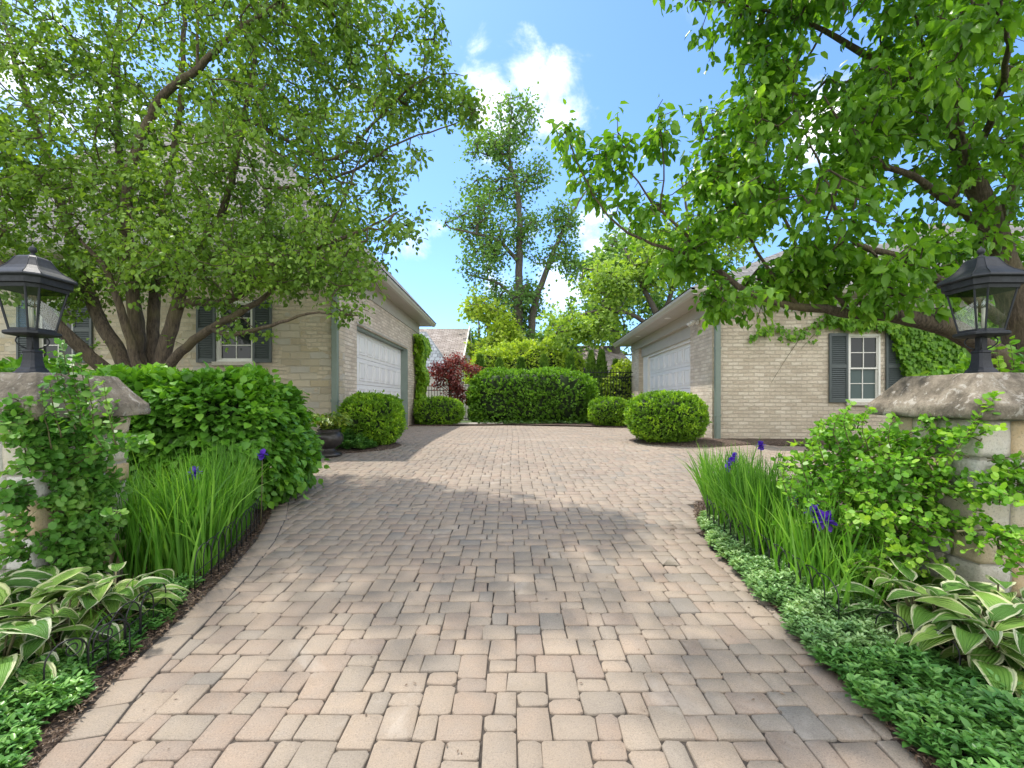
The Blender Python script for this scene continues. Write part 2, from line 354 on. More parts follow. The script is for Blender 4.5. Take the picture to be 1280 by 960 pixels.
def pavermat():
    m, nt = newmat('concrete_pavers'); at = N(nt, 'ShaderNodeAttribute', attribute_name='rnd'); ge = N(nt, 'ShaderNodeNewGeometry')
    fine = N(nt, 'ShaderNodeTexNoise', {'Vector': ge.outputs['Position'], 'Scale': 190., 'Detail': 4., 'Roughness': .85})
    med = N(nt, 'ShaderNodeTexNoise', {'Vector': ge.outputs['Position'], 'Scale': 11., 'Detail': 6., 'Roughness': .6})
    big = N(nt, 'ShaderNodeTexNoise', {'Vector': ge.outputs['Position'], 'Scale': .9, 'Detail': 4.})
    base = ramp(nt, at.outputs['Fac'], [(0, (.225,.205,.18)), (.04, (.25,.22,.185)), (.12, (.285,.24,.19)), (.3, (.315,.26,.205)), (.55, (.335,.27,.208)), (.78, (.315,.247,.192)), (.93, (.295,.228,.178)), (1, (.265,.21,.17))])
    c = mixc(nt, ramp(nt, med.outputs[0], [(.35, (0,0,0)), (.75, (.6,.6,.6))]), base, (.255,.225,.195))
    sp = ramp(nt, fine.outputs[0], [(.36, (.5,.48,.46)), (.47, (1,1,1)), (.56, (1.0,1.0,1.0)), (.66, (1.5,1.48,1.44))])
    c = mixc(nt, .75, c, mixc(nt, 1.0, c, sp, 'MULTIPLY'))
    c = mixc(nt, ramp(nt, big.outputs[0], [(.42, (0,0,0)), (.72, (.55,.55,.55))]), c, (.20,.17,.14))
    eff = N(nt, 'ShaderNodeTexNoise', {'Vector': ge.outputs['Position'], 'Scale': 1.7, 'Detail': 7., 'Roughness': .65, 'Distortion': .5})
    c = mixc(nt, ramp(nt, eff.outputs[0], [(.60, (0,0,0)), (.74, (.45,.45,.45))]), c, (.48,.44,.39))
    h = math_(nt, 'ADD', math_(nt, 'MULTIPLY', fine.outputs[0], .4), med.outputs[0])
    out(nt, N(nt, 'ShaderNodeBsdfPrincipled', {'Base Color': c, 'Roughness': .82, 'Specular IOR Level': .3, 'Normal': bump(nt, h, .006)}).outputs[0]); return m
M['paver'] = pavermat()
M['sand'] = plain('joint_sand', (.060,.050,.042), .95, var=.35, scale=40)
def stonemat(name, stops, sc=5., pits=(.12,.11,.10), uvr=False):
    m, nt = newmat(name); at = N(nt, 'ShaderNodeAttribute', attribute_name='rnd'); tc = N(nt, 'ShaderNodeTexCoord')
    a = N(nt, 'ShaderNodeTexNoise', {'Vector': tc.outputs['Object'], 'Scale': sc, 'Detail': 10., 'Roughness': .68})
    b = N(nt, 'ShaderNodeTexNoise', {'Vector': tc.outputs['Object'], 'Scale': sc*14, 'Detail': 8., 'Roughness': .75})
    f = math_(nt, 'ADD', math_(nt, 'MULTIPLY', at.outputs['Fac'], .7), math_(nt, 'MULTIPLY', a.outputs[0], .4))
    c = ramp(nt, f, stops)
    c = mixc(nt, ramp(nt, b.outputs[0], [(.3, (.7,.7,.7)), (.46, (0,0,0))]), c, pits)
    c = mixc(nt, ramp(nt, a.outputs[0], [(.52, (0,0,0)), (.72, (.45,.45,.45))]), c, (.30,.26,.20))
    h = math_(nt, 'ADD', a.outputs[0], math_(nt, 'MULTIPLY', b.outputs[0], .25))
    out(nt, N(nt, 'ShaderNodeBsdfPrincipled', {'Base Color': c, 'Roughness': .9, 'Specular IOR Level': .2, 'Normal': bump(nt, h, .022)}).outputs[0]); return m
M['stone'] = stonemat('limestone_block', [(.15, (.66,.63,.57)), (.45, (.60,.59,.56)), (.62, (.64,.57,.46)), (.80, (.60,.44,.26)), (.95, (.70,.68,.63))])
M['mortar'] = plain('mortar', (.36,.34,.30), .95, var=.15, bmp=.006, scale=50)
def capmat():
    m, nt = newmat('weathered_cap_stone'); tc = N(nt, 'ShaderNodeTexCoord')
    a = N(nt, 'ShaderNodeTexNoise', {'Vector': tc.outputs['Object'], 'Scale': 6., 'Detail': 12., 'Roughness': .7})
    b = N(nt, 'ShaderNodeTexNoise', {'Vector': tc.outputs['Object'], 'Scale': 45., 'Detail': 9., 'Roughness': .85})
    l = N(nt, 'ShaderNodeTexNoise', {'Vector': tc.outputs['Object'], 'Scale': 16., 'Detail': 12., 'Roughness': .75, 'Distortion': .5})
    c = ramp(nt, a.outputs[0], [(.34, (.09,.08,.065)), (.5, (.25,.215,.17)), (.64, (.42,.37,.30))])
    c = mixc(nt, ramp(nt, l.outputs[0], [(.55, (0,0,0)), (.60, (.7,.7,.7))]), c, (.56,.53,.48))
    c = mixc(nt, ramp(nt, b.outputs[0], [(.34, (.75,.75,.75)), (.45, (0,0,0))]), c, (.07,.06,.055))
    h = math_(nt, 'ADD', a.outputs[0], math_(nt, 'MULTIPLY', b.outputs[0], .3))
    out(nt, N(nt, 'ShaderNodeBsdfPrincipled', {'Base Color': c, 'Roughness': .92, 'Specular IOR Level': .2, 'Normal': bump(nt, h, .045)}).outputs[0]); return m
M['cap'] = capmat()
def hostamat():
    m, nt = newmat('variegated_hosta_leaf'); uv = N(nt, 'ShaderNodeUVMap'); at = N(nt, 'ShaderNodeAttribute', attribute_name='rnd')
    sp = N(nt, 'ShaderNodeSeparateXYZ', {0: uv.outputs[0]}); ge = N(nt, 'ShaderNodeNewGeometry')
    nz = N(nt, 'ShaderNodeTexNoise', {'Vector': ge.outputs['Position'], 'Scale': 28., 'Detail': 3.})
    av = math_(nt, 'ABSOLUTE', sp.outputs[1])
    edge = math_(nt, 'ADD', av, math_(nt, 'MULTIPLY', math_(nt, 'SUBTRACT', nz.outputs[0], .5), .4))
    mk = ramp(nt, edge, [(.70, (0,0,0)), (.80, (1,1,1))])
    g = ramp(nt, at.outputs['Fac'], [(0, (.08,.20,.035)), (.5, (.16,.33,.055)), (1, (.30,.48,.09))])
    wh = ramp(nt, at.outputs['Fac'], [(0, (.62,.66,.46)), (1, (.60,.64,.30))])
    c = mixc(nt, mk, g, wh)
    wv = math_(nt, 'SINE', math_(nt, 'MULTIPLY', av, 26.))
    p = N(nt, 'ShaderNodeBsdfPrincipled', {'Base Color': c, 'Roughness': .42, 'Specular IOR Level': .35, 'Normal': bump(nt, wv, .002)})
    t = N(nt, 'ShaderNodeBsdfTranslucent', {'Color': c})
    out(nt, N(nt, 'ShaderNodeMixShader', {0: .25, 1: p.outputs[0], 2: t.outputs[0]}).outputs[0]); return m
M['hosta'] = hostamat()
# ================================================================== ground
gx = np.concatenate([np.linspace(-600, -14, 14), np.linspace(-12, 12, 25), np.linspace(14, 600, 14)])
gy = np.concatenate([np.linspace(-60, -8, 6), np.linspace(-6, 24, 61), np.linspace(30, 900, 16)])
XX, YY = np.meshgrid(gx, gy); ZZ = gz(YY) - .06
nx_, ny_ = len(gx), len(gy)
ii = np.arange(nx_*ny_).reshape(ny_, nx_)
q = np.stack([ii[:-1, :-1], ii[:-1, 1:], ii[1:, 1:], ii[1:, :-1]], -1).reshape(-1, 4)
setp(mesh_np('ground', np.stack([XX, YY, ZZ], -1).reshape(-1, 3), q, M['ground']), kind='structure')
LEFT = np.array([(0, -1.45), (1.0, -1.50), (1.555, -1.58), (1.93, -1.68), (2.39, -1.75), (3.02, -1.86), (3.6, -2.0), (4.19, -2.2), (4.7, -2.42), (5.2, -2.75), (5.6, -3.3), (5.85, -4.2), (6.0, -7.5)])
RIGHT = np.array([(0, 1.30), (1.0, 1.33), (1.555, 1.36), (1.98, 1.40), (2.43, 1.45), (2.9, 1.48), (3.3, 1.51), (3.8, 1.56), (4.19, 1.66), (4.7, 1.85), (5.1, 2.12), (5.5, 2.6), (5.8, 3.4), (5.95, 6.0), (6.0, 11.5)])
def xl(y): return np.where(y < 6.0, np.interp(y, LEFT[:, 0], LEFT[:, 1]), np.where(y < 8.3, -7.5, -3.5))
def xr(y): return np.where(y < 6.0, np.interp(y, RIGHT[:, 0], RIGHT[:, 1]), np.where(y < 8.7, 11.5, 4.9))
def stones(cx, cy, hw, hd, ang, dz=0.0, rr=None, jit=.0026):
    n = len(cx); g = .0018
    hw = hw-g; hd = hd-g; ch = np.minimum(.009, hw*.3)*rng.uniform(.5, 1.7, n)
    sx = np.array([-1, 1, 1, 1, 1, -1, -1, -1]); sy = np.array([-1, -1, -1, 1, 1, 1, 1, -1])
    ax = np.array([1, 1, 0, 0, 1, 1, 0, 0]); ay = 1-ax
    def ring(ins):
        x = sx*(hw-ins)[:, None]; y = sy*(hd-ins)[:, None]
        x = x - sx*ax*ch[:, None]; y = y - sy*ay*ch[:, None]; return x, y
    jx = rng.normal(0, jit, (n, 8)); jy = rng.normal(0, jit, (n, 8))
    zz = rng.normal(0, .0012, n); tx = rng.normal(0, .006, n); ty = rng.normal(0, .006, n)
    VV = []
    for ins, h in ((0.0, -.014), (.0008, -.003), (.0035, 0.0)):
        x, y = ring(np.full(n, ins)); x = x+jx; y = y+jy
        c, s_ = np.cos(ang)[:, None], np.sin(ang)[:, None]
        wx = cx[:, None]+x*c-y*s_; wy = cy[:, None]+x*s_+y*c
        VV.append(np.stack([wx, wy, gz(wy)+h+zz[:, None]+tx[:, None]*x+ty[:, None]*y+dz], -1))
    V = np.concatenate(VV, 1); k = 24
    top = np.arange(16, 24)[None]
    sd_ = np.array([[r*8+i, r*8+(i+1) % 8, (r+1)*8+(i+1) % 8, (r+1)*8+i] for r in (0, 1) for i in range(8)])
    off = (np.arange(n)*k)
    FS = [(top+off[:, None]).reshape(-1, 8), (sd_[None]+off[:, None, None]).reshape(-1, 4)]
    return V.reshape(-1, 3), FS, np.repeat(rng.random(n) if rr is None else rr, k)
def join(parts):
    V = []; F4 = {}; Rr = []; b = 0
    for v, fs, r in parts:
        V.append(v); Rr.append(r)
        for f in fs: F4.setdefault(f.shape[1], []).append(f+b)
        b += len(v)
    return np.concatenate(V), [np.concatenate(x) for x in F4.values()], np.concatenate(Rr)
U = .0425
cells = []
for i in range(-62, 94):
    for j in range(5, 128):
        s = (i-j) % 4
        x0, y0 = i*3*U, j*3*U
        flip = random.random() < .5
        if s == 0:
            a = 4 if flip else 2
            cells.append((x0, y0, a*U, 3*U)); cells.append((x0+a*U, y0, (6-a)*U, 3*U))
        elif s == 3:
            a = 4 if flip else 2
            cells.append((x0, y0, 3*U, a*U)); cells.append((x0, y0+a*U, 3*U, (6-a)*U))
cc = np.array(cells); cx = cc[:, 0]+cc[:, 2]/2; cy = cc[:, 1]+cc[:, 3]/2
keep = (cy > .8) & (cy < 16.0) & (cx > xl(cy)+.05) & (cx < xr(cy)+.015)
cc, cx, cy = cc[keep], cx[keep], cy[keep]
cx = cx + .02*np.sin(cy*.7) ; rA = rng.random(len(cx))
pf = [stones(cx, cy, cc[:, 2]/2, cc[:, 3]/2, rng.normal(0, .006, len(cx)), rr=rA)]
def border(tab, side, inset):
    ys = np.linspace(.8, 5.93, 400); xs = np.interp(ys, tab[:, 0], tab[:, 1])
    d = np.concatenate([[0], np.cumsum(np.hypot(np.diff(xs), np.diff(ys)))])
    L = .17; s = np.arange(L/2, d[-1], L); px = np.interp(s, d, xs); py = np.interp(s, d, ys)
    dx = np.interp(s+.04, d, xs)-np.interp(s-.04, d, xs); dy = np.interp(s+.04, d, ys)-np.interp(s-.04, d, ys)
    an = np.arctan2(dy, dx); nx = np.sin(an)*side; ny = -np.cos(an)*side      # inwards
    o = []
    for row in range(1 if side > 0 else 0):
        c = inset+row*.148
        o.append(stones(px+nx*c, py+ny*c, np.full(len(s), L/2), np.full(len(s), .073), an, dz=.007, rr=rng.uniform(.1, 1, len(s))))
    return o, (px+nx*(inset+.074), py+ny*(inset+.074), an)
for tab, sd_ in ((LEFT, 1),):
    o, _ = border(tab, sd_, .07); pf += o
V, FS, rr = join(pf)
for tab, sd_ in ((LEFT, 1),):      # bedding strip below the border course
    yy_ = np.linspace(.8, 5.93, 160); xx_ = np.interp(yy_, tab[:, 0], tab[:, 1]); tx_ = np.gradient(xx_, yy_); nn_ = np.stack([np.ones_like(tx_), -tx_], 1); nn_ /= np.linalg.norm(nn_, axis=1)[:, None]
    a_ = np.stack([xx_, yy_], 1)-nn_*sd_*.03; b_ = np.stack([xx_, yy_], 1)+nn_*sd_*(.146 if sd_ > 0 else .02); vv_ = np.stack([np.c_[a_, gz(a_[:, 1])+.0018], np.c_[b_, gz(b_[:, 1])+.0018], np.c_[b_, gz(b_[:, 1])-.012]], 1).reshape(-1, 3)
    kk_ = np.arange(159)*3; setp(mesh_np('border_bedding', vv_, np.concatenate([np.stack([kk_, kk_+1, kk_+4, kk_+3], 1), np.stack([kk_+1, kk_+2, kk_+5, kk_+4], 1)]), M['sand']), kind='structure')
drive = setp(mesh_np('driveway', V, FS, M['paver'], rnd=rr), kind='structure')
# sand bed filling the joints
ys = np.linspace(.7, 16.1, 200); V = []; 
for y in ys:
    a, b = float(xl(y)), float(xr(y))
    for t in np.linspace(0, 1, 5): V.append((a+(b-a)*t, y, float(gz(y))-.0105))
ii = np.arange(len(V)).reshape(-1, 5); q = np.stack([ii[:-1, :-1], ii[:-1, 1:], ii[1:, 1:], ii[1:, :-1]], -1).reshape(-1, 4)
setp(mesh_np('joint_sand', np.array(V), q, M['sand']), kind='structure')
# planting beds (mulch), bumpy sheets beginning at the paver edge
def sheet(name, poly_fn, ys, nx, mat, lift=.02, rough=.016):
    V = []
    for y in ys:
        a, b = poly_fn(y)
        for k in range(nx):
            t = k/(nx-1); t = t*t*.5+t*.5; x = a+(b-a)*t
            e = min(abs(x-a)/.15, 1)
            V.append((x, y, float(gz(y)) + .0 + e*lift + rough*noise.noise(Vector((x*7, y*7, 0)))*e + .006*noise.noise(Vector((x*40, y*40, 2)))))
    ii = np.arange(len(V)).reshape(-1, nx); q = np.stack([ii[:-1, :-1], ii[:-1, 1:], ii[1:, 1:], ii[1:, :-1]], -1).reshape(-1, 4)
    if poly_fn(ys[0])[1] < poly_fn(ys[0])[0]: q = q[:, ::-1]
    return setp(mesh_np(name, np.array(V), q, mat, smooth=True), kind='structure')
sheet('mulch_bed', lambda y: (float(np.interp(y, LEFT[:, 0], LEFT[:, 1]))-.01+.02*math.sin(y*13)+.02*math.sin(y*31), -9.), np.linspace(.7, 5.97, 150), 60, M['mulch'])
sheet('mulch_bed', lambda y: (float(np.interp(y, RIGHT[:, 0], RIGHT[:, 1]))+.01+.02*math.sin(y*11)+.02*math.sin(y*29), 13.), np.linspace(.7, 5.97, 150), 60, M['mulch'])
def mound(pts, name='mulch_bed', h=.03, lift=.008):
    """closed bed laid on the pavers, from an outline"""
    c = np.mean(pts, 0); V = []; n = 72
    P = np.array(pts+[pts[0]]); d = np.concatenate([[0], np.cumsum(np.hypot(*np.diff(P, axis=0).T))])
    s = np.linspace(0, d[-1], n, endpoint=False); ox = np.interp(s, d, P[:, 0]); oy = np.interp(s, d, P[:, 1])
    for _ in range(4): ox = (np.roll(ox, 1)+ox*2+np.roll(ox, -1))/4; oy = (np.roll(oy, 1)+oy*2+np.roll(oy, -1))/4
    for r, zz in ((1.0, -.02), (.97, lift), (.9, lift+h*.6), (.7, lift+h), (.4, lift+h), (.02, lift+h)):
        for k in range(n):
            x, y = c[0]+(ox[k]-c[0])*r, c[1]+(oy[k]-c[1])*r
            V.append((x, y, float(gz(y))+zz+.008*noise.noise(Vector((x*20, y*20, 0)))))
    q = np.array([[a*n+k, a*n+(k+1) % n, (a+1)*n+(k+1) % n, (a+1)*n+k] for a in range(5) for k in range(n)])
    return setp(mesh_np(name, np.array(V), q, M['mulch'], smooth=True), kind='structure')
mound([(-3.6, 7.7), (-2.75, 7.75), (-2.15, 8.2), (-2.05, 8.8), (-2.4, 9.45), (-3.4, 9.6), (-3.6, 9)])
mound([(2.25, 9.6), (2.45, 8.95), (3.0, 8.5), (3.8, 8.45), (4.6, 8.95), (9, 8.8), (12, 8.6), (12, 9.9), (4.3, 9.95), (3.3, 10.4), (2.5, 10.3)])
mound([(2.3, 14.6), (3.0, 14.1), (4.4, 14.0), (4.6, 16.3), (-1.5, 16.6), (-3.8, 16.2), (-3.9, 14.9), (-3.2, 14.9), (-1.9, 14.9), (-1.5, 15.6), (0, 15.75), (1.7, 15.7)])
# ================================================================== garages
def roofhip(mb_roof, x0, x1, y0, y1, z, pitch, th=.06):
    w_ = (y1-y0)/2; h = w_*pitch
    if x1-x0 < y1-y0: raise ValueError
    r0, r1 = x0+w_, x1-w_; ym = (y0+y1)/2
    v = [(x0,y0,z),(x1,y0,z),(x1,y1,z),(x0,y1,z),(r0,ym,z+h),(r1,ym,z+h)]
    mb_roof.add([v[0],v[1],v[5],v[4]], [(0,1,2,3)]); mb_roof.add([v[1],v[2],v[5]], [(0,1,2)])
    mb_roof.add([v[2],v[3],v[4],v[5]], [(0,1,2,3)]); mb_roof.add([v[3],v[0],v[4]], [(0,1,2)])
def roof_obj(mb, mat, parent, name='roof'):
    o = mb.build(name, mat, parent); me = o.data; ul = me.uv_layers[0]
    for p in me.polygons:                      # UV along the slope so that courses follow the eaves
        nrm = p.normal; e = Vector((0,0,1)).cross(nrm)
        e = e.normalized() if e.length > 1e-4 else Vector((1,0,0)); up = nrm.cross(e)
        for li in p.loop_indices:
            c = me.vertices[me.loops[li].vertex_index].co; ul.data[li].uv = (c.dot(e), c.dot(up))
    return o
def garage_door(parent, x, y0, y1, z0, z1, face, cols):
    """sectional door in the plane x; face = +1/-1 the side it shows"""
    d = empty('garage_door', (x, y0, z0)); d.parent = parent
    Wd, H = y1-y0, z1-z0; rows = 4; rh = H/rows
    pn = MB(); rp = MB()
    for r in range(rows):
        pn.box(-face*.04, 0, 0, Wd, r*rh+.004, (r+1)*rh-.004, .004)
        for c in range(cols):
            a = Wd*(c+.5)/cols; w_ = Wd/cols*.38
            b0, b1 = r*rh+.09, (r+1)*rh-.09
            fr = .022
            for (ya, yb, za, zb) in ((a-w_, a+w_, b0, b0+fr), (a-w_, a+w_, b1-fr, b1), (a-w_, a-w_+fr, b0+fr+.001, b1-fr-.001), (a+w_-fr, a+w_, b0+fr+.001, b1-fr-.001)):
                rp.box(0.001*face, face*.018, ya, yb, za, zb, .003)
            rp.box(.001*face, face*.014, a-w_+.06, a+w_-.06, b0+.055, b1-.055, .005)
    pn.build('door_section', M['door'], d)
    rp.build('raised_panels', M['door'], d)
    return d
def window(parent, x0, x1, z0, z1, y=0.0, low=True):
    """double hung window in a wall facing -y; opening x0..x1, z0..z1"""
    wn = empty('window', ((x0+x1)/2, y, z0)); wn.parent = parent
    hw = (x1-x0)/2; H = z1-z0
    f = MB()
    f.box(-hw, -hw+.038, -.012, .09, 0, H); f.box(hw-.038, hw, -.012, .09, 0, H); f.box(-hw+.039, hw-.039, -.011, .09, H-.04, H)
    f.box(-hw+.039, hw-.039, -.011, .09, 0, .035)
    f.build('frame', M['whitep'], wn)
    s = MB(); a = hw-.041; mid = H*.5
    for (b0, b1, yy) in ((mid-.02, H-.043, .012), (.037, mid+.02, .036)):
        s.box(-a, -a+.022, yy, yy+.02, b0, b1); s.box(a-.022, a, yy, yy+.02, b0, b1)
        s.box(-a+.023, a-.023, yy, yy+.02, b0, b0+.032); s.box(-a+.023, a-.023, yy, yy+.02, b1-.025, b1)
    for yy, b0, b1 in ((.018, mid+.013, H-.069), (.044, .070, mid-.006)):
        s.box(-.008, .008, yy, yy+.012, b0, b1); zc = (b0+b1)/2
        s.box(-a+.023, -.009, yy, yy+.012, zc-.008, zc+.008); s.box(.009, a-.023, yy, yy+.012, zc-.008, zc+.008)
    s.build('sash', M['whitep'], wn)
    p = MB(); p.box(-a+.015, a-.015, .0345, .0365, mid, H-.05); p.build('pane', M['pane'], wn)
    p = MB(); p.box(-a+.015, a-.015, .060, .063, .04, mid); p.build('pane', M['pane_low'] if low else M['pane'], wn)
    r = MB(); r.box(-hw, hw, .12, .6, 0, H); r.build('dark_interior', M['green_core'], wn) if False else None
    sl = MB(); sl.box(-hw-.06, hw+.06, -.07, .05, -.075, -.002, .008); sl.build('sill', M['stone_sill'], wn)
    return wn
M['stone_sill'] = plain('sill_stone', (.52,.49,.43), .85, var=.12, bmp=.004)
def shutter(parent, x0, x1, z0, z1, y=-.012):
    s = MB(); fr = .045; t = .038; ym = z0+(z1-z0)*.52
    s.box(x0, x0+fr, y-t, y, z0, z1, .004); s.box(x1-fr, x1, y-t, y, z0, z1, .004)
    for a, b in ((z0, z0+.07), (ym-.035, ym+.035), (z1-.06, z1)): s.box(x0+fr, x1-fr, y-t+.003, y-.003, a, b)
    for lo, hi in ((z0+.07, ym-.035), (ym+.035, z1-.06)):
        n = max(int((hi-lo)/.042), 2); p = (hi-lo)/n
        for k in range(n):
            z = lo+k*p
            s.add([(x0+fr, y-t+.006, z+.004), (x1-fr, y-t+.006, z+.004), (x1-fr, y-.008, z+p*.98), (x0+fr, y-.008, z+p*.98),
                   (x0+fr, y-t+.012, z+.002), (x1-fr, y-t+.012, z+.002), (x1-fr, y-.002, z+p*.9), (x0+fr, y-.002, z+p*.9)], [(0,1,2,3), (7,6,5,4), (0,4,5,1), (3,2,6,7)])
    s.box(x0+fr-.002, x1-fr+.002, y-.001, y+.006, z0+.03, z1-.03)
    return s.build('shutter', M['shutter'], parent)
def front_wall(mb, x0, x1, z0, z1, holes, y=0.0, t=.3):
    """wall facing -y with rectangular openings, split into butting strips"""
    xs = x0
    for (a, b, c, d) in sorted(holes):
        mb.box(xs, a, y, y+t, z0, z1); mb.box(a, b, y, y+t, z0, c); mb.box(a, b, y, y+t, d, z1); xs = b
    mb.box(xs, x1, y, y+t, z0, z1)
def eaves(parent, x0, x1, y0, y1, zs, zg):
    """soffit (zs) and gutters round the outline x0..x1,y0..y1"""
    s = MB(); s.box(x0+.02, x1-.02, y0+.02, y1-.02, zs, zs+.02)
    return s.build('soffit', M['trim'], parent)
def gutter_run(parent, a, b, zb, out):
    """K-style gutter from a to b (xy), profile facing 'out' (xy unit)"""
    prof = [(-.09, 0), (-.02, 0), (.0, .03), (.028, .06), (.036, .085), (.036, .12), (.024, .12), (.024, .09), (-.09, .09)]
    m = MB(); n = len(prof); vs = []
    for p in (a, b):
        for (o, z) in prof: vs.append((p[0]+out[0]*o, p[1]+out[1]*o, zb+z))
    fs = [(k, (k+1) % n, n+(k+1) % n, n+k) for k in range(n)]+[tuple(range(n)), tuple(range(n, 2*n))]
    m.add(vs, fs); return m.build('gutter', M['gutter'], parent)
# ---- left garage
LG = empty('garage_building', (-3.34, 8.97, .46), label='tan brick and fieldstone garage with its white door in shade, behind the spreading tree', cat='building')
lw = MB()
holesL = [(-5.83, -5.12, 1.58, 2.75), (-2.37, -1.66, 1.58, 2.75)]
front_wall(lw, -9.6, 0, -.4, 3.2, holesL)
lw.build('wall', M['brickstone'], LG)
lw = MB(); T = .3
lw.box(-T, 0, T+.001, 1.02, -.4, 3.2); lw.box(-T, 0, 5.78, 7.63, -.4, 3.2); lw.box(-T, 0, 1.02, 5.78, 2.47, 3.2); lw.box(-9.6, -T-.001, 7.33, 7.63, -.4, 3.2)
lw.build('wall', M['brick'], LG)
for (a, b, c, d) in holesL: window(LG, a, b, c, d, low=False); shutter(LG, a-.37, a-.005, c-.02, d+.02); shutter(LG, b+.005, b+.37, c-.02, d+.02)
garage_door(LG, -.19, 1.07, 5.73, -.02, 2.42, 1, 8)
j = MB(); j.box(-.28, -.1, 1.021, 1.07, -.05, 2.47); j.box(-.3, .012, 5.73, 5.86, -.05, 2.45); j.box(-.28, -.05, 1.071, 5.729, 2.42, 2.469); j.build('door_jamb', M['sage'], LG)
j = MB(); j.box(-.02, .012, .98, 5.9, 2.492, 2.53); j.build('lintel', M['trim'], LG)
fz = MB(); fz.box(-.28, .025, -.025, 7.65, 3.201, 3.54); fz.box(-9.6, -.281, -.025, .25, 3.201, 3.54); fz.build('frieze_board', M['trim'], LG)
so_ = MB(); so_.box(-10.1, .47, -.50, 8.13, 3.541, 3.57); so_.build('soffit', M['trim'], LG)
gutter_run(LG, (.50, -.53), (.50, 8.16), 3.53, (1, 0)); gutter_run(LG, (-10.1, -.53), (.46, -.53), 3.53, (0, -1)); 
rf = MB(); roofhip(rf, -10.2, .56, -.57, 8.2, 3.655, 1.1); roof_obj(rf, M['shingle'], LG)
dsp = MB(); dsp.box(-.125, -.005, -.085, -.005, -.3, 3.3, .012)
for z in (.8, 2.2): dsp.box(-.135, .0, -.09, -.003, z, z+.05)
dsp.build('downspout', M['sage'], LG)
kb = MB(); kb.box(-2.3+.5, -2.3+.5, 0, 0, 0, 0) if False else None
# ---- right garage
RG = empty('garage_building', (4.2, 9.74, .46), R(-2.8), label='pale brick garage with one shuttered window and ivy, right of the drive', cat='building')
rw = MB(); hR = [(2.76, 3.40, .80, 2.20)]
front_wall(rw, 0, 10, -.5, 2.68, hR)
rw.box(0, T, T+.001, 1.36, -.4, 2.68); rw.box(0, T, 6.9, 8.1, -.4, 2.68); rw.box(T+.001, 10, 7.8, 8.1, -.4, 2.68)
rw.build('wall', M['brick'], RG)
window(RG, *hR[0]); shutter(RG, 2.36, 2.74, .79, 2.22); shutter(RG, 3.49, 3.87, .79, 2.22)
garage_door(RG, .24, 1.43, 6.24, -.02, 2.30, -1, 8)
j = MB(); j.box(.16, .4, 1.361, 1.43, -.05, 2.30); j.box(.16, .4, 6.24, 6.899, -.05, 2.30); j.box(.16, .4, 1.361, 6.899, 2.301, 2.37); j.build('door_jamb', M['whitep'], RG)
fz = MB(); fz.box(.10, .4, 1.361, 6.899, 2.371, 2.679); fz.box(-.02, .4, -.02, 8.12, 2.681, 2.95); fz.box(.401, 10, -.02, .3, 2.681, 2.95); fz.build('frieze_board', M['trim'], RG)
so_ = MB(); so_.box(-.56, 10.3, -.50, 8.65, 2.951, 2.98); so_.build('soffit', M['trim'], RG)
for yy in (2.2, 5.6):
    vt = MB(); vt.lathe([(.07, -.012), (.085, -.006), (.085, .0)], (-.3, yy, 2.95), 20); vt.build('soffit_light', M['whitep'], RG)
gutter_run(RG, (-.58, 8.68), (-.58, -.53), 2.95, (-1, 0)); gutter_run(RG, (-.54, -.53), (10.3, -.53), 2.95, (0, -1))
rf = MB(); roofhip(rf, -.64, 10.9, -.57, 8.72, 3.075, .5); roof_obj(rf, M['shingle'], RG)
rf = MB(); roofhip(rf, 5.2, 19, 2.6, 12, 3.6, .75); roof_obj(rf, M['shingle'], RG, 'roof')
m_ = MB(); m_.box(5.7, 18.6, 3.1, 11.6, 3.0, 3.61); m_.build('wall', M['brick'], RG)
dsp = MB(); dsp.tube([(.02, -.45, 2.97), (.02, -.42, 2.80), (.06, -.2, 2.70), (.09, -.07, 2.60), (.09, -.06, 2.4)], .05, 8); dsp.box(.035, .145, -.10, -.005, -.3, 2.45, .012)
for z in (.5, 1.9): dsp.box(.03, .15, -.105, -.003, z, z+.04)
dsp.build('downspout', M['sage'], RG)
fl = MB(); fl.lathe([(.035, 0), (.035, .02)], (0, 0, 0), 12); 
fx = empty('flood_light', (-.005, .78, 2.60)); fx.parent = RG
m_ = MB(); m_.box(-.05, 0, -.05, .05, -.05, .05, .01); m_.build('mount', M['whitep'], fx)
for s_ in (-1, 1):
    m_ = MB(); m_.tube([(-.04, s_*.03, 0), (-.09, s_*.08, .02), (-.11, s_*.09, .01)], .012, 6); m_.tube([(-.11, s_*.09, .03), (-.14, s_*.095, .0), (-.19, s_*.10, -.04), (-.2, s_*.10, -.05)], [.03, .04, .052, .055], 12)
    m_.build('lamp_head', M['whitep'], fx)
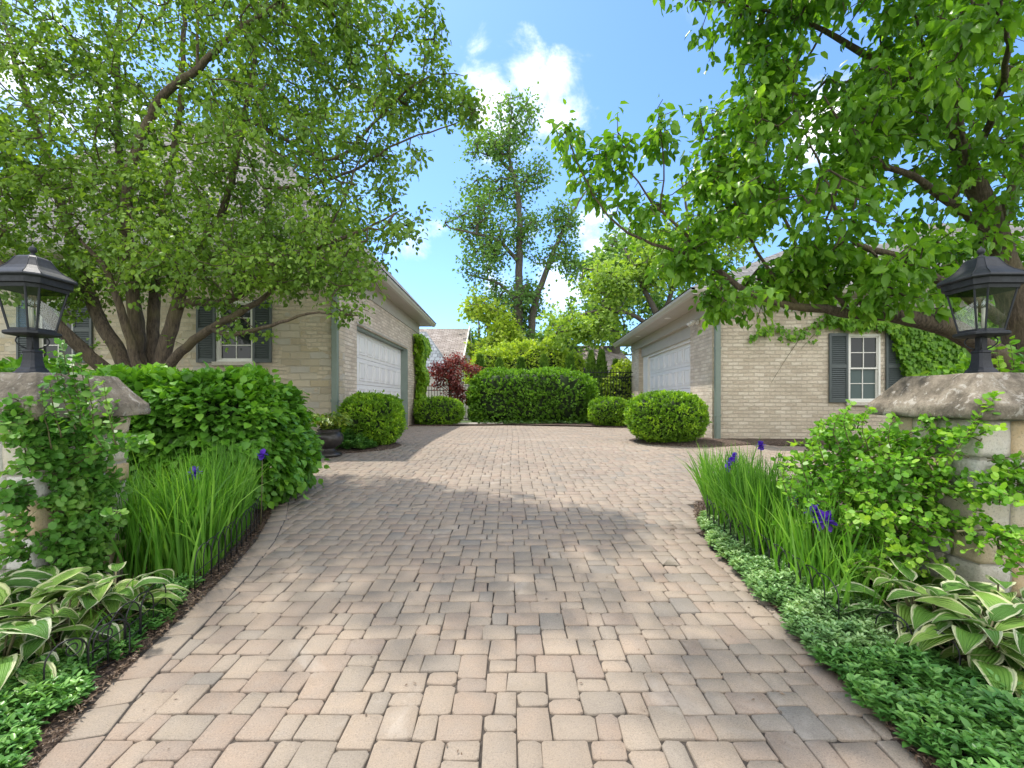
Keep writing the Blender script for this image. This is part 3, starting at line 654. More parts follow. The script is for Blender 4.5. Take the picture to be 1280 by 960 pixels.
# ---- house with slate roof far left, brown roofed house far behind
H1 = empty('house', (-6.6, 24, .5), label='far house with slate lower roof and pale gable edge, past the left garage', cat='building')
m_ = MB(); m_.box(-6, 3.95, 0, 6, -.5, 2.9); m_.build('wall', M['stucco'], H1)
m_ = MB(); m_.add([(-6, -.4, 2.8), (4.1, -.4, 2.8), (4.1, 3, 4.95), (-6, 3, 4.95)], [(0,1,2,3)]); m_.add([(-6, 6.4, 2.8), (4.1, 6.4, 2.8), (4.1, 3.001, 4.95), (-6, 3.001, 4.95)], [(3,2,1,0)]); roof_obj(m_, M['shingle_b'], H1)
m_ = MB(); m_.add([(3.96, 0, 2.9), (3.96, 6, 2.9), (3.96, 3, 4.8)], [(0,1,2)]); m_.build('gable', M['whitep'], H1)
m_ = MB()
for a, b in (((4.1, -.45, 2.7), (4.1, 3, 4.9)), ((4.1, 6.45, 2.7), (4.1, 3, 4.9))):
    m_.add([a, (a[0]+.06, a[1], a[2]), (b[0]+.06, b[1], b[2]), b, (a[0], a[1], a[2]+.2), (a[0]+.06, a[1], a[2]+.2), (b[0]+.06, b[1], b[2]+.2), (b[0], b[1], b[2]+.2)], [(0,1,2,3),(4,7,6,5),(0,4,5,1),(1,5,6,2),(2,6,7,3),(3,7,4,0)])
m_.build('bargeboard', M['whitep'], H1)
m_ = MB(); m_.add([(-5, -2.5, 2.1), (3.75, -2.5, 2.1), (2.2, -.2, 4.3), (-5, -.2, 4.3)], [(0,1,2,3)]); m_.add([(3.75, -2.5, 2.1), (3.75, -.1, 2.1), (2.2, -.2, 4.3)], [(0,1,2)]); roof_obj(m_, M['slate'], H1, 'roof')
m_ = MB(); m_.box(-5, 3.45, -2.2, -.01, -.5, 2.09); m_.build('wall', M['stucco'], H1)
H2 = empty('house', (3.2, 31, .8), label='far house with wide brown shingle roof, behind the lime hedge and cone evergreens', cat='building')
m_ = MB(); m_.box(-5, 5, 0, 8, -.5, 2.2); m_.build('wall', M['stucco'], H2)
m_ = MB(); m_.add([(-5.3, -.5, 2.1), (5.6, -.5, 2.1), (4.6, 4, 4.6), (-5.3, 4, 4.6)], [(0,1,2,3)]); m_.add([(5.6, -.5, 2.1), (5.6, 8.5, 2.1), (4.6, 4, 4.6)], [(0,1,2)]); m_.add([(-5.3, 8.5, 2.1), (5.6, 8.5, 2.1), (4.6, 4, 4.6), (-5.3, 4, 4.6)], [(3,2,1,0)]); roof_obj(m_, M['shingle_b'], H2)
for x in (-1.8, 2.6):
    m_ = MB(); m_.box(x-.15, x+.15, 2.6, 3.0, 3.7, 4.4, .03); m_.build('roof_vent', M['trim'], H2)
# ---- iron fences
def iron_fence(x0, x1, y, h, label, zb=.46):
    f = empty('iron_fence', (x0, y, zb), label=label, cat='fence', group='black iron fences at the back of the court')
    n = int((x1-x0)/.11); p = MB()
    for k in range(n+1):
        x = k*.11; p.box(x-.009, x+.009, -.009, .009, .05, h, 0); p.add([(x-.012,-.012,h),(x+.012,-.012,h),(x+.012,.012,h),(x-.012,.012,h),(x,0,h+.05)], [(0,1,4),(1,2,4),(2,3,4),(3,0,4)])
    p.build('picket', M['black'], f)['kind'] = 'stuff'
    r = MB()
    for z in (.12, h-.25, h-.08): r.box(0, x1-x0, -.016, .016, z, z+.03)
    r.build('rail', M['black'], f)
    for x in (0, x1-x0):
        q_ = MB(); q_.box(x-.03, x+.03, -.03, .03, -.1, h+.06, .004); q_.lathe([(.035, 0), (.04, .02), (.01, .05)], (x, 0, h+.06), 8); q_.build('post', M['black'], f)
iron_fence(2.75, 4.75, 17.6, 1.95, 'tall black iron picket fence between the clipped hedge and the right garage')
iron_fence(-4.2, -1.25, 17.9, 1.45, 'black iron picket fence behind the red leaved maple')
fw = MB(); fw.box(-8, -1.9, 20.6, 20.75, -.2, 2.0); fw = setp(fw.build('garden_wall', M['stucco']), 'pale plastered wall behind the iron fence beside the red maple', 'wall')
st = MB(); st.box(-1.95, -1.15, 15.35, 15.62, .42, .54, .02); st.box(-1.1, -.3, 15.72, 15.9, .42, .53, .02); setp(st.build('stone_edging', M['stone_sill']), 'low pale stone edging at the back of the paved court beside the red maple', 'edging')
# ================================================================== gate pillars
def rough_block(n=4):
    P = []; Fc = []; idx = {}
    def vid(p):
        k = tuple(np.round(p, 5))
        if k not in idx: idx[k] = len(P); P.append(p)
        return idx[k]
    for a in range(3):
        o1, o2 = [i for i in range(3) if i != a]
        for s in (-1, 1):
            for i in range(n):
                for j in range(n):
                    q = []
                    for (p, r) in ((i, j), (i+1, j), (i+1, j+1), (i, j+1)):
                        v = [0, 0, 0]; v[a] = s; v[o1] = -1+2*p/n; v[o2] = -1+2*r/n; q.append(vid(np.array(v, float)))
                    if (s == 1) == (a == 1): q = q[::-1]
                    Fc.append(q)
    return np.array(P), np.array(Fc)
BP, BF = rough_block(6)
def blocks(name, boxes, mat, parent, rr, disp=.006, rnd_=.006):
    VV = []; FF = []; RR = []; b = 0
    for (x0, x1, y0, y1, z0, z1), r in zip(boxes, rr):
        h = np.array([x1-x0, y1-y0, z1-z0])/2; c = np.array([x0+x1, y0+y1, z0+z1])/2
        p = BP.copy(); e = np.sort(np.abs(p), 1); mx = (e[:, 1] > .99); v = p*h
        v[mx] -= np.sign(p[mx])*np.where(np.abs(p[mx]) > .99, rnd_*.6, 0)
        w_ = c+v
        d = np.array([[noise.noise(Vector((q*9+k*31+r*50))) for k in range(3)] for q in (w_)])
        d2 = np.array([[noise.noise(Vector((q*30+k*31))) for k in range(3)] for q in (w_)])
        VV.append(w_+d*disp*1.6+d2*disp*.6); FF.append(BF+b); RR.append(np.full(len(p), r)); b += len(p)
    return mesh_np(name, np.concatenate(VV), np.concatenate(FF), mat, parent, rnd=np.concatenate(RR))
def pillar(x, y, label, seed):
    """square stone pillar, centre x,y, side .6"""
    rg = random.Random(seed); zb = float(gz(y)); top = 1.2-zb
    pr = empty('gate_pillar', (x, y, zb), label=label, cat='pillar', group='stone gate pillars with lanterns')
    h = .30; c = MB(); c.box(-h+.013, h-.013, -h+.013, h-.013, -.3, top-.002); c.build('mortar_core', M['mortar'], pr)
    bx = []; rr = []; z = -.06; k = 0
    while z < top-.02:
        ch = rg.choice((.125, .15, .18, .21)); 
        if top-z-ch < .1: ch = top-z-.004
        g = .009; dp = .17
        for s in range(4):            # four sides, corner stone alternating
            a, b = (-h, h-dp-g) if k % 2 == 0 else (-h+dp+g, h)
            cuts = [a]; L = b-a
            r = rg.random()
            if L > .25 and r < .8: cuts.append(a+L*rg.uniform(.35, .65))
            cuts.append(b)
            for i in range(len(cuts)-1):
                p, q = cuts[i]+g*.5*(i > 0), cuts[i+1]-g*.5*(i < len(cuts)-2); o = rg.uniform(-.006, .006)
                bb = ((p, q, -h-o, -h+dp), (h-dp, h+o, p, q), (-q, -p, h-dp, h+o), (-h-o, -h+dp, -q, -p))[s]
                bx.append((bb[0], bb[1], bb[2], bb[3], z+g/2, z+ch-g/2)); rr.append(rg.random())
        z += ch; k += 1
    blocks('masonry', bx, M['stone'], pr, rr)
    # cap: vertical rough band, then a chamfer to a flat top
    V = []; n = 16; H = .375
    prof = [(.30, top-.001), (H-.004, top), (H, top+.006), (H+.003, top+.03), (H, top+.06), (H-.004, top+.078), (H-.012, top+.084), (H-.058, top+.15), (H-.105, top+.218), (H-.122, top+.243), (H-.132, top+.25), (.001, top+.252)]
    for (r, zz) in prof:
        for s in range(4):
            for i in range(n):
                t = -1+2*i/n; px_, py_ = ((t*r, -r), (r, t*r), (-t*r, r), (-r, -t*r))[s]
                wz = zz; am = .012 if r > .2 else .004
                nn = noise.noise(Vector((px_*9+seed, py_*9, wz*9))); n2 = noise.noise(Vector((px_*28+seed, py_*28, wz*28)))
                f = 1+(nn*am+n2*am*.6)/max(r, .1)
                V.append((px_*f, py_*f, wz+(nn*.012 if wz < top+.03 and r > .3 else nn*.004)))
    m = 4*n; q = np.array([[a*m+k, a*m+(k+1) % m, (a+1)*m+(k+1) % m, (a+1)*m+k] for a in range(len(prof)-1) for k in range(m)])
    mesh_np('capstone', np.array(V), q, M['cap'], pr)
    return pr, zb+top+.252
PL, zl = pillar(-2.82, 2.76, 'left gate pillar of pale stone blocks, its front overgrown by a leafy climber', 3)
PR, zr = pillar(2.80, 2.78, 'right gate pillar of tan and grey stone blocks beside the bright green sprawling shrub', 8)
def octp(a, c, z): return [(a, -a+c, z), (a, a-c, z), (a-c, a, z), (-a+c, a, z), (-a, a-c, z), (-a, -a+c, z), (-a+c, -a, z), (a-c, -a, z)]
def octloft(mb, rings, smooth=False, cap=True):
    vs = []; 
    for (a, c, z) in rings: vs += octp(a, c, z)
    fs = [(i*8+k, i*8+(k+1) % 8, (i+1)*8+(k+1) % 8, (i+1)*8+k) for i in range(len(rings)-1) for k in range(8)]
    if cap: fs += [tuple(range(8))[::-1], tuple((len(rings)-1)*8+k for k in range(8))]
    mb.add(vs, fs, smooth)
def lantern(x, y, z, label, rz=0):
    L = empty('post_lantern', (x, y, z), rz, label=label, cat='lantern', group='black lanterns on the gate pillars')
    b = MB(); octloft(b, [(.105, .03, 0), (.105, .03, .012), (.092, .028, .018), (.085, .025, .03), (.066, .02, .045), (.055, .016, .085), (.052, .016, .13), (.058, .018, .135), (.05, .016, .147), (.034, .012, .15), (.034, .012, .232)])
    b.build('pedestal', M['lampm'], L)
    b = MB()
    for k in range(4):
        a = k*math.pi/2+math.pi/4; pts = []
        for t in np.linspace(0, 1, 10):
            r = .04+.055*math.sin(t*math.pi*.9)**.8+.02*t; zz = .155+.072*t; pts.append((r*math.cos(a), r*math.sin(a), zz))
        b.tube(pts, .0045, 6)
    b.build('scroll_bracket', M['lampm'], L)
    b = MB(); octloft(b, [(.10, .03, .225), (.145, .045, .232), (.158, .05, .238), (.158, .05, .25), (.14, .045, .256)]); b.build('bottom_plate', M['lampm'], L)
    lo, hi = (.122, .038, .257), (.192, .062, .512)
    A, B = octp(*lo), octp(*hi)
    fr = MB()
    for k in range(8):
        p, q = Vector(A[k]), Vector(B[k]); fr.tube([p, q], .0085, 6, smooth=False)
    octloft(fr, [(.128, .04, .256), (.128, .04, .270), (.12, .037, .270), (.12, .037, .256)], cap=False)
    octloft(fr, [(.20, .065, .495), (.205, .066, .515), (.222, .07, .520), (.226, .072, .555), (.20, .065, .556), (.185, .06, .515), (.185, .06, .498)], cap=False)
    fr.build('frame', M['lampm'], L)
    for k in range(8):
        p0, p1, q0, q1 = Vector(A[k]), Vector(A[(k+1) % 8]), Vector(B[k]), Vector(B[(k+1) % 8])
        nrm = (p1-p0).cross(q0-p0).normalized()*.0012
        g = MB(); g.add([p0, p1, q1, q0], [(0,1,2,3)]); g.build('glass_pane', M['glass'], L)
    r = MB(); octloft(r, [(.20, .065, .553), (.246, .08, .556), (.252, .082, .563), (.246, .08, .572), (.215, .07, .588), (.175, .057, .606), (.14, .046, .63), (.112, .037, .662), (.094, .031, .685), (.075, .025, .696), (.035, .012, .702)])
    cr = []
    ro = r.build('roof', M['lampm'], L)
    rb = MB()
    for k in range(8):
        pts = [octp(a, c, z_+.001)[k] for (a, c, z_) in ((.246, .08, .572), (.215, .07, .588), (.175, .057, .606), (.14, .046, .63), (.112, .037, .662), (.094, .031, .685))]
        rb.tube(pts, .0035, 5)
    rb.build('roof_ribs', M['lampm'], L)
    f = MB(); f.lathe([(.03, .70), (.026, .712), (.014, .716), (.012, .722), (.024, .728), (.03, .742), (.022, .756), (.008, .762), (.004, .772)], (0,0,0), 16); f.build('finial', M['lampm'], L)
    for k in range(3):
        a = k*2.094+.4; c = MB(); c.lathe([(.011, .27), (.011, .40)], (.032*math.cos(a), .032*math.sin(a), 0), 12); c.build('candle_sleeve', M['candle'], L)
        c = MB(); c.lathe([(.006, .40), (.012, .415), (.013, .43), (.008, .455), (.002, .475)], (.032*math.cos(a), .032*math.sin(a), 0), 10); c.build('bulb', M['glass'], L)
    c = MB(); c.lathe([(.045, .257), (.05, .262), (.03, .268), (.012, .27)], (0,0,0), 16); c.build('candle_holder', M['lampm'], L)
    L.scale = (.66, .66, 1)
    return L
lantern(-2.84, 2.75, zl-.003, 'black glazed lantern on the left gate pillar, above the leafy climber')
lantern(2.81, 2.78, zr-.003, 'black glazed lantern on the right gate pillar, before the thick tree limb')
# ================================================================== clipped shrubs and hedges
def shrub(name, c, r, n, L, mat, label, cat='shrub', group=None, p=2.6, depth=.12, nz=.06, up=.35, tpl=LEAF4, wid=1.0, core=.84, tuft=0, zmin=-.98, freq=2.2, along=.0, stem='inner_core'):
    c = np.array(c, float); r = np.array(r, float); z0 = float(gz(c[1]))
    root = empty(name, (c[0], c[1], z0), label=label, cat=cat, group=group)
    d = rand_unit(int(n*1.0)); d = d[d[:, 2] > zmin]
    k = (np.abs(d)**p).sum(1)**(-1/p); P = d*k[:, None]
    area = np.linalg.norm(d, axis=1)
    nn = np.array([noise.noise(Vector(tuple(q*r*freq+c))) for q in P]); n3 = np.array([noise.noise(Vector(tuple(q*r*freq*3.3+c))) for q in P])
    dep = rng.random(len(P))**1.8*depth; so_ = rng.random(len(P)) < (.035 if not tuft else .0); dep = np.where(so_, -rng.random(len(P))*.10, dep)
    s = 1+nz*nn*2+nz*n3*1.2-dep
    Q = c + P*r*s[:, None]
    nr = unit(np.sign(P)*np.abs(P)**(p-1)/r); tr_ = rng.normal(.45, .22, len(Q))
    if tuft:      # shoots (a few stray ones stand out): leaves gathered round shared shoot tips
        m_ = len(Q)//tuft; g_ = np.arange(len(Q)) % m_; sh = rng.normal(0, .012, Q.shape); tipd = unit(nr[g_]+np.array([0, 0, up])+rng.normal(0, .35, (m_, 3))[g_])
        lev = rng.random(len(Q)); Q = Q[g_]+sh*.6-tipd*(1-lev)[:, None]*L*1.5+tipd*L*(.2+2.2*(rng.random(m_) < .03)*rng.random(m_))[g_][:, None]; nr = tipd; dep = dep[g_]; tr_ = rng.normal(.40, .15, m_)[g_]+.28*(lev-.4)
    D = unit(nr*(1-up) + np.array([0, 0, up]) + rng.normal(0, .45, P.shape) - np.array([0, 0, along]))
    NN = unit(nr*.8 + np.array([0, 0, .6]) + rng.normal(0, .3, P.shape))
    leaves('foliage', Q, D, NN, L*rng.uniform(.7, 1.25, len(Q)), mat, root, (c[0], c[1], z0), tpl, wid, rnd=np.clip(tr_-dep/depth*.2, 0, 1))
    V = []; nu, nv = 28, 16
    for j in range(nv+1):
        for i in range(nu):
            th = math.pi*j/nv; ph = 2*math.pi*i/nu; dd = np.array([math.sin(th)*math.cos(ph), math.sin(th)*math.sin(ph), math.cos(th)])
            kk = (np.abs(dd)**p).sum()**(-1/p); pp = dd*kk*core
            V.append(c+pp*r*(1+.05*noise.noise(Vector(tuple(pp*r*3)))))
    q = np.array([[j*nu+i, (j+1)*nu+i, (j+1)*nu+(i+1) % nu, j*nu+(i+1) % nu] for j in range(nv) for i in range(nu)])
    mesh_np(stem, np.array(V), q, M['green_core'], root, loc=(c[0], c[1], z0))  # solid dark core added so the leaf shell cannot be seen through
    return root
def SH(x, y, rx, ry, h, dz=0): return (x, y, float(gz(y))+h/2+dz), (rx, ry, h/2)
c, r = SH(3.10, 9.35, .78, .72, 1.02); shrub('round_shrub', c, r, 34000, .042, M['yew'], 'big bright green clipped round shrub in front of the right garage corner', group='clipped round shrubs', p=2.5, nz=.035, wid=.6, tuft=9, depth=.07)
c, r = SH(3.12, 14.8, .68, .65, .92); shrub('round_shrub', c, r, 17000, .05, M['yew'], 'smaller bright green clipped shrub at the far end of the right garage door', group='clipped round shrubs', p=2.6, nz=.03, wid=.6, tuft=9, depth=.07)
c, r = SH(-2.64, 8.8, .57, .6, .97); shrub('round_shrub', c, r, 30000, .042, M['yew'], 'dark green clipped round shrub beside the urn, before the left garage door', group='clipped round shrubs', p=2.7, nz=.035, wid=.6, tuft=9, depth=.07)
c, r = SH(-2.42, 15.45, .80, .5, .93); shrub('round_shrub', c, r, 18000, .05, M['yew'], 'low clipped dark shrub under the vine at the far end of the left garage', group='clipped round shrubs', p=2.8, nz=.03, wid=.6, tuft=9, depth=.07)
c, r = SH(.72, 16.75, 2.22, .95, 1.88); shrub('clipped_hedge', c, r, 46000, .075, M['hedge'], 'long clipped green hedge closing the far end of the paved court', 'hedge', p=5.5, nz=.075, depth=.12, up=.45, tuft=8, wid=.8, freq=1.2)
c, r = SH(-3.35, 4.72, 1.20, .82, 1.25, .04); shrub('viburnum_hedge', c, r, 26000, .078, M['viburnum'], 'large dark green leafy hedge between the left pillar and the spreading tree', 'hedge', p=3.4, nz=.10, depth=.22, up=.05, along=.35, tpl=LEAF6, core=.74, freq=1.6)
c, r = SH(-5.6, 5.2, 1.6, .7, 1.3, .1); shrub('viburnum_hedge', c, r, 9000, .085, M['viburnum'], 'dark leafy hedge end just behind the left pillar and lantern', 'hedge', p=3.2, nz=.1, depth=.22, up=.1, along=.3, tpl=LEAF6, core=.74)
for i, (x, y, rx, h) in enumerate(((-.9, 22.5, 1.4, 3.3), (1.2, 22.2, 1.6, 3.6), (2.7, 22.6, 1.2, 3.2))):
    c, r = SH(x, y, rx, .9, h); shrub('lime_shrub', c, r, 9000, .14, M['limehedge'], ('lime green shrub, leftmost of the three behind the clipped hedge', 'tallest lime green shrub in the middle behind the clipped hedge', 'lime green shrub, rightmost of the three behind the clipped hedge')[i], group='lime green shrubs beyond the clipped hedge', p=2.4, nz=.16, depth=.25, freq=1.3)
c, r = SH(4.6, 18.6, 1.0, .7, 2.2); shrub('broadleaf_shrub', c, r, 5000, .12, M['limehedge'], 'leafy light green shrub behind the iron fence beside the right garage', nz=.15, depth=.25)
def cone_tree(px, top, D, lab):
    w0 = W(px, top, D); zb = float(gz(D)); h = w0[2]-zb; rb = .42
    root = empty('arborvitae', (w0[0], D, zb), label=lab, cat='evergreen', group='cone evergreens behind the clipped hedge')
    n = 2600; t = rng.random(n)**1.25; z = t*h; rad = rb*np.clip(1-t, 0, 1)**.75*rng.uniform(.7, 1.05, n)+.02; a = rng.random(n)*6.283
    P = np.stack([rad*np.cos(a), rad*np.sin(a), z], 1); nr = np.stack([np.cos(a), np.sin(a), 0*a], 1)
    leaves('foliage', P, unit(nr*.5+np.array([0,0,1.])+rng.normal(0,.25,P.shape)), unit(nr+rng.normal(0,.3,P.shape)), rng.uniform(.10, .2, n), M['cone'], root, wid=.6, tpl=LEAF4)
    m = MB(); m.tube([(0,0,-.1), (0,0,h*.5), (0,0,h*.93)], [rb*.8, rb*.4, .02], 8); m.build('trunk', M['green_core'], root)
for i, (px, ty) in enumerate(((600, 446), (624, 451), (651, 449), (680, 446), (713, 445), (739, 441), (752, 440), (770, 452))):
    cone_tree(px, ty, 18.6+.3*(i % 2), ('cone evergreen behind the clipped hedge, %s' % ('leftmost', 'second from left', 'third from left', 'fourth from left', 'fifth from left', 'sixth from left, beside its taller twin', 'seventh from left, tallest', 'rightmost, by the iron fence')[i]))
# ================================================================== trees grown from measured limbs towards leafy volumes
def smooth(pts, rad, step):
    P = np.array(pts, float); rad = np.array(rad, float)
    d = np.concatenate([[0], np.cumsum(np.linalg.norm(np.diff(P, axis=0), axis=1))]); n = max(int(d[-1]/step), 2)
    t = np.linspace(0, d[-1], n+1)
    # catmull-like: cubic via smoothing of dense linear interpolation
    Q = np.stack([np.interp(t, d, P[:, i]) for i in range(3)], 1); r = np.interp(t, d, rad)
    for _ in range(2): Q[1:-1] = (Q[:-2]+2*Q[1:-1]+Q[2:])/4
    Q[1:-1] += rng.normal(0, step*.06, Q[1:-1].shape)
    return Q, r
def tree(name, base, limbs, blobs, mat, barkm, label, cat='tree', group=None, step=.14, L=.075, per=5, tail=3, rtip=.0035, sides=5, hole=.15, nfreq=.9, tpl=LEAF6, wid=1.0, droop=.35, maxr=.03, kk=.42, spread=.06):
    base = np.array(base, float); root = empty(name, tuple(base), label=label, cat=cat, group=group)
    nodes = []; par = []; lim = MB(); nl = []
    for pts, rad in limbs:
        Q, r = smooth(pts, rad, step)
        s = len(nodes)
        for i, q in enumerate(Q): nodes.append(q); par.append(-1 if i == 0 else s+i-1)
        lim.tube([q-base for q in Q], list(r), 10 if max(r) > .03 else 7)
    nlimb = len(nodes)
    lim.build('trunk', barkm, root)
    A = []
    for (c, r, n) in blobs:
        c = np.array(c); r = np.array(r); k = 0; tries = 0
        while k < n and tries < n*20:
            tries += 1; u = rng.normal(size=3); u = u/np.linalg.norm(u)*rng.random()**.45; p = c+u*r
            if noise.noise(Vector(tuple(p*nfreq))) < -hole: continue
            A.append(p); k += 1
    A = np.array(A); cap_ = len(nodes)+len(A)*14; ND = np.zeros((cap_, 3)); ND[:len(nodes)] = nodes; cnt = len(nodes)
    par = np.array(par+[0]*(cap_-len(par)))
    d0 = np.array([np.min(((ND[:cnt]-a)**2).sum(1)) for a in A]); A = A[np.argsort(d0)]
    chains = []; up = np.array([0, 0, 1.])
    for a in A:
        dd = ((ND[:cnt]-a)**2).sum(1); j = int(np.argmin(dd)); d = math.sqrt(dd[j])
        if d < step*.4: continue
        n = max(1, min(12, int(round(d/step)))); p0 = ND[j]; prev = j; ch = [j]
        side = rng.normal(0, .12, 3)*d
        for i in range(1, n+1):
            t = i/n; p = p0*(1-t)+a*t+side*math.sin(math.pi*t)-up*math.sin(math.pi*t)*d*.06
            if cnt >= cap_: break
            ND[cnt] = p; par[cnt] = prev; prev = cnt; ch.append(cnt); cnt += 1
        chains.append(ch)
    wt = np.zeros(cnt)
    for ch in chains: wt[ch[-1]] += 1
    for i in range(cnt-1, nlimb-1, -1): wt[par[i]] += wt[i]
    rr = np.minimum(rtip*np.maximum(wt, 1)**kk, maxr)
    # twigs as one vectorised set of thin prisms
    a0 = np.array([par[i] for i in range(nlimb, cnt)]); a1 = np.arange(nlimb, cnt)
    P0, P1 = ND[a0], ND[a1]; r1 = rr[a1]; r0 = np.where(a0 < nlimb, r1*1.25, np.minimum(rr[a0], r1*1.7))
    t = unit(P1-P0); x = unit(np.cross(t, np.array([.31, .57, .76]))); y = np.cross(t, x); K = 4 if sides < 5 else 5
    an = np.arange(K)*2*np.pi/K; circ = x[:, None]*np.cos(an)[None, :, None]+y[:, None]*np.sin(an)[None, :, None]
    V = np.concatenate([P0[:, None]+circ*r0[:, None, None], P1[:, None]+circ*r1[:, None, None]], 1)
    fs = np.array([[k, (k+1) % K, K+(k+1) % K, K+k] for k in range(K)]); F_ = (fs[None]+(np.arange(len(a0))*2*K)[:, None, None]).reshape(-1, 4)
    mesh_np('branches', V.reshape(-1, 3), F_, barkm, root, loc=base, smooth=True)
    # leaf clusters at the outer nodes
    LP = []; LD = []; 
    for ch in chains:
        for i in ch[-tail:]:
            if i < nlimb: continue
            LP.append(ND[i]); LD.append(ND[i]-ND[par[i]])
    LP = np.array(LP); LD = unit(np.array(LD)); n = len(LP)
    P = np.repeat(LP, per, 0)+rng.normal(0, spread*.5, (n*per, 3)); D = np.repeat(LD, per, 0)*.45+rand_unit(n*per)*.9+np.array([0, 0, -droop])
    P = P+unit(D)*spread*.4
    NN = unit(np.array([0, 0, 1.])+rng.normal(0, .55, P.shape))
    cl = np.repeat(rng.random(n), per)*.45+rng.random(n*per)*.55
    leaves('crown', P, D, NN, L*rng.uniform(.65, 1.2, n*per), mat, root, base, tpl, wid, rnd=cl)
    print(name, 'attr', len(A), 'nodes', cnt, 'leaves', n*per)
    return root
def Wp(L): return [W(*p) for p in L]
def Bl(L):
    o = []
    for (px, py, D, rx, ry, rd, n) in L: o.append((W(px, py, D), (rx*D/F, rd, ry*D/F), n))
    return o
# ---- left multi-stemmed pear tree behind the hedge
bx, by = -5.05, 6.5
B0 = (bx, by, float(gz(by))-.1); b1 = W(186, 462, 6.5)
limL = [
 (Wp([(190, 560, 6.5), (188, 490, 6.5), (186, 462, 6.5)]), (0.272, 0.2312, 0.2108)),
 (Wp([(176, 490, 6.4), (131, 462, 6.25), (74, 410, 5.9), (20, 350, 5.6), (-60, 270, 5.4)]), (0.102, 0.0884, 0.0748, 0.0544, 0.0272)),
 (Wp([(180, 480, 6.5), (155, 452, 6.5), (122, 395, 6.5), (103, 340, 6.6), (84, 285, 6.7), (60, 200, 6.9), (25, 95, 7.0), (-10, -20, 7.1), (-30, -120, 7.1)]), (0.1156, 0.0952, 0.0816, 0.0714, 0.0612, 0.0476, 0.034, 0.0238, 0.0136)),
 (Wp([(182, 480, 6.35), (165, 440, 6.3), (156, 400, 6.2), (142, 360, 6.1), (132, 330, 6.0), (100, 300, 5.8)]), (0.0748, 0.0578, 0.051, 0.0408, 0.034, 0.0136)),
 (Wp([(184, 485, 6.45), (172, 440, 6.45), (166, 370, 6.4), (158, 290, 6.3), (161, 230, 6.2), (166, 195, 6.2), (187, 147, 6.1), (207, 113, 6.0), (247, 90, 5.9), (275, 58, 5.9), (303, 33, 5.8), (345, 8, 5.7), (380, -40, 5.6)]), (0.102, 0.0816, 0.0748, 0.068, 0.0646, 0.0612, 0.0544, 0.04896, 0.04216, 0.0374, 0.0306, 0.0204, 0.0102)),
 (Wp([(190, 485, 6.6), (188, 440, 6.6), (193, 380, 6.7), (198, 310, 6.8), (215, 210, 6.9), (226, 130, 6.9), (230, 20, 6.9), (236, -90, 6.9)]), (0.102, 0.0816, 0.0748, 0.0612, 0.051, 0.0408, 0.0306, 0.0136)),
 (Wp([(190, 485, 6.8), (176, 430, 7.0), (165, 340, 7.2), (152, 240, 7.3), (146, 130, 7.4), (150, 20, 7.4), (150, -100, 7.4)]), (0.0952, 0.0816, 0.068, 0.0578, 0.0476, 0.034, 0.0136)),
 (Wp([(196, 485, 6.5), (203, 450, 6.5), (218, 400, 6.5), (228, 350, 6.5), (246, 310, 6.6), (280, 265, 6.6), (300, 180, 6.6), (318, 80, 6.6), (330, -30, 6.6)]), (0.1156, 0.09856, 0.08496, 0.0748, 0.0578, 0.0476, 0.0374, 0.0272, 0.0136)),
 (Wp([(222, 385, 6.5), (234, 374, 6.4), (271, 380, 6.2), (300, 370, 6.1), (320, 356, 6.0), (350, 325, 5.9), (390, 312, 5.8), (415, 303, 5.7), (463, 283, 5.6), (485, 270, 5.6), (503, 262, 5.5)]), (0.0612, 0.0578, 0.0544, 0.0476, 0.04216, 0.034, 0.0272, 0.02312, 0.01496, 0.00952, 0.00612)),
 (Wp([(202, 478, 6.4), (212, 452, 6.3), (245, 425, 6.2), (270, 405, 6.1), (297, 394, 6.0), (330, 372, 5.9), (360, 345, 5.8)]), (0.068, 0.0646, 0.0578, 0.051, 0.0442, 0.0306, 0.0136)),
 (Wp([(268, 412, 6.1), (282, 421, 6.0), (310, 415, 5.9), (345, 404, 5.7), (380, 392, 5.6), (420, 391, 5.5), (450, 395, 5.4)]), (0.0408, 0.03264, 0.0272, 0.0204, 0.01496, 0.00952, 0.00408)),
 (Wp([(310, 150, 6.6), (360, 175, 6.4), (410, 205, 6.2), (440, 187, 6.1), (476, 142, 6.0), (510, 112, 5.9), (540, 90, 5.8), (580, 95, 5.7)]), (0.0306, 0.0272, 0.02448, 0.0204, 0.01768, 0.0136, 0.00816, 0.00408)),
 (Wp([(330, 235, 6.4), (390, 232, 6.2), (445, 212, 6.0), (497, 177, 5.9), (560, 158, 5.8), (590, 147, 5.7)]), (0.0238, 0.0204, 0.01768, 0.01224, 0.00816, 0.0034)),
 (Wp([(400, 310, 5.8), (430, 250, 5.8), (450, 200, 5.8), (470, 150, 5.8)]), (0.0136, 0.01224, 0.00952, 0.00544)),
 (Wp([(75, 240, 6.8), (30, 210, 6.6), (-30, 150, 6.4)]), (0.034, 0.0272, 0.0136)),
 (Wp([(247, 90, 5.9), (246, 40, 5.9), (244, -30, 5.9)]), (0.0204, 0.01496, 0.0068)),
 ([W(345, 8, 5.7), (-2.5, 5.4, 6.5), (-1.6, 5.1, 7.1), (-.6, 4.7, 7.4)], (.03, .026, .02, .008)),
]
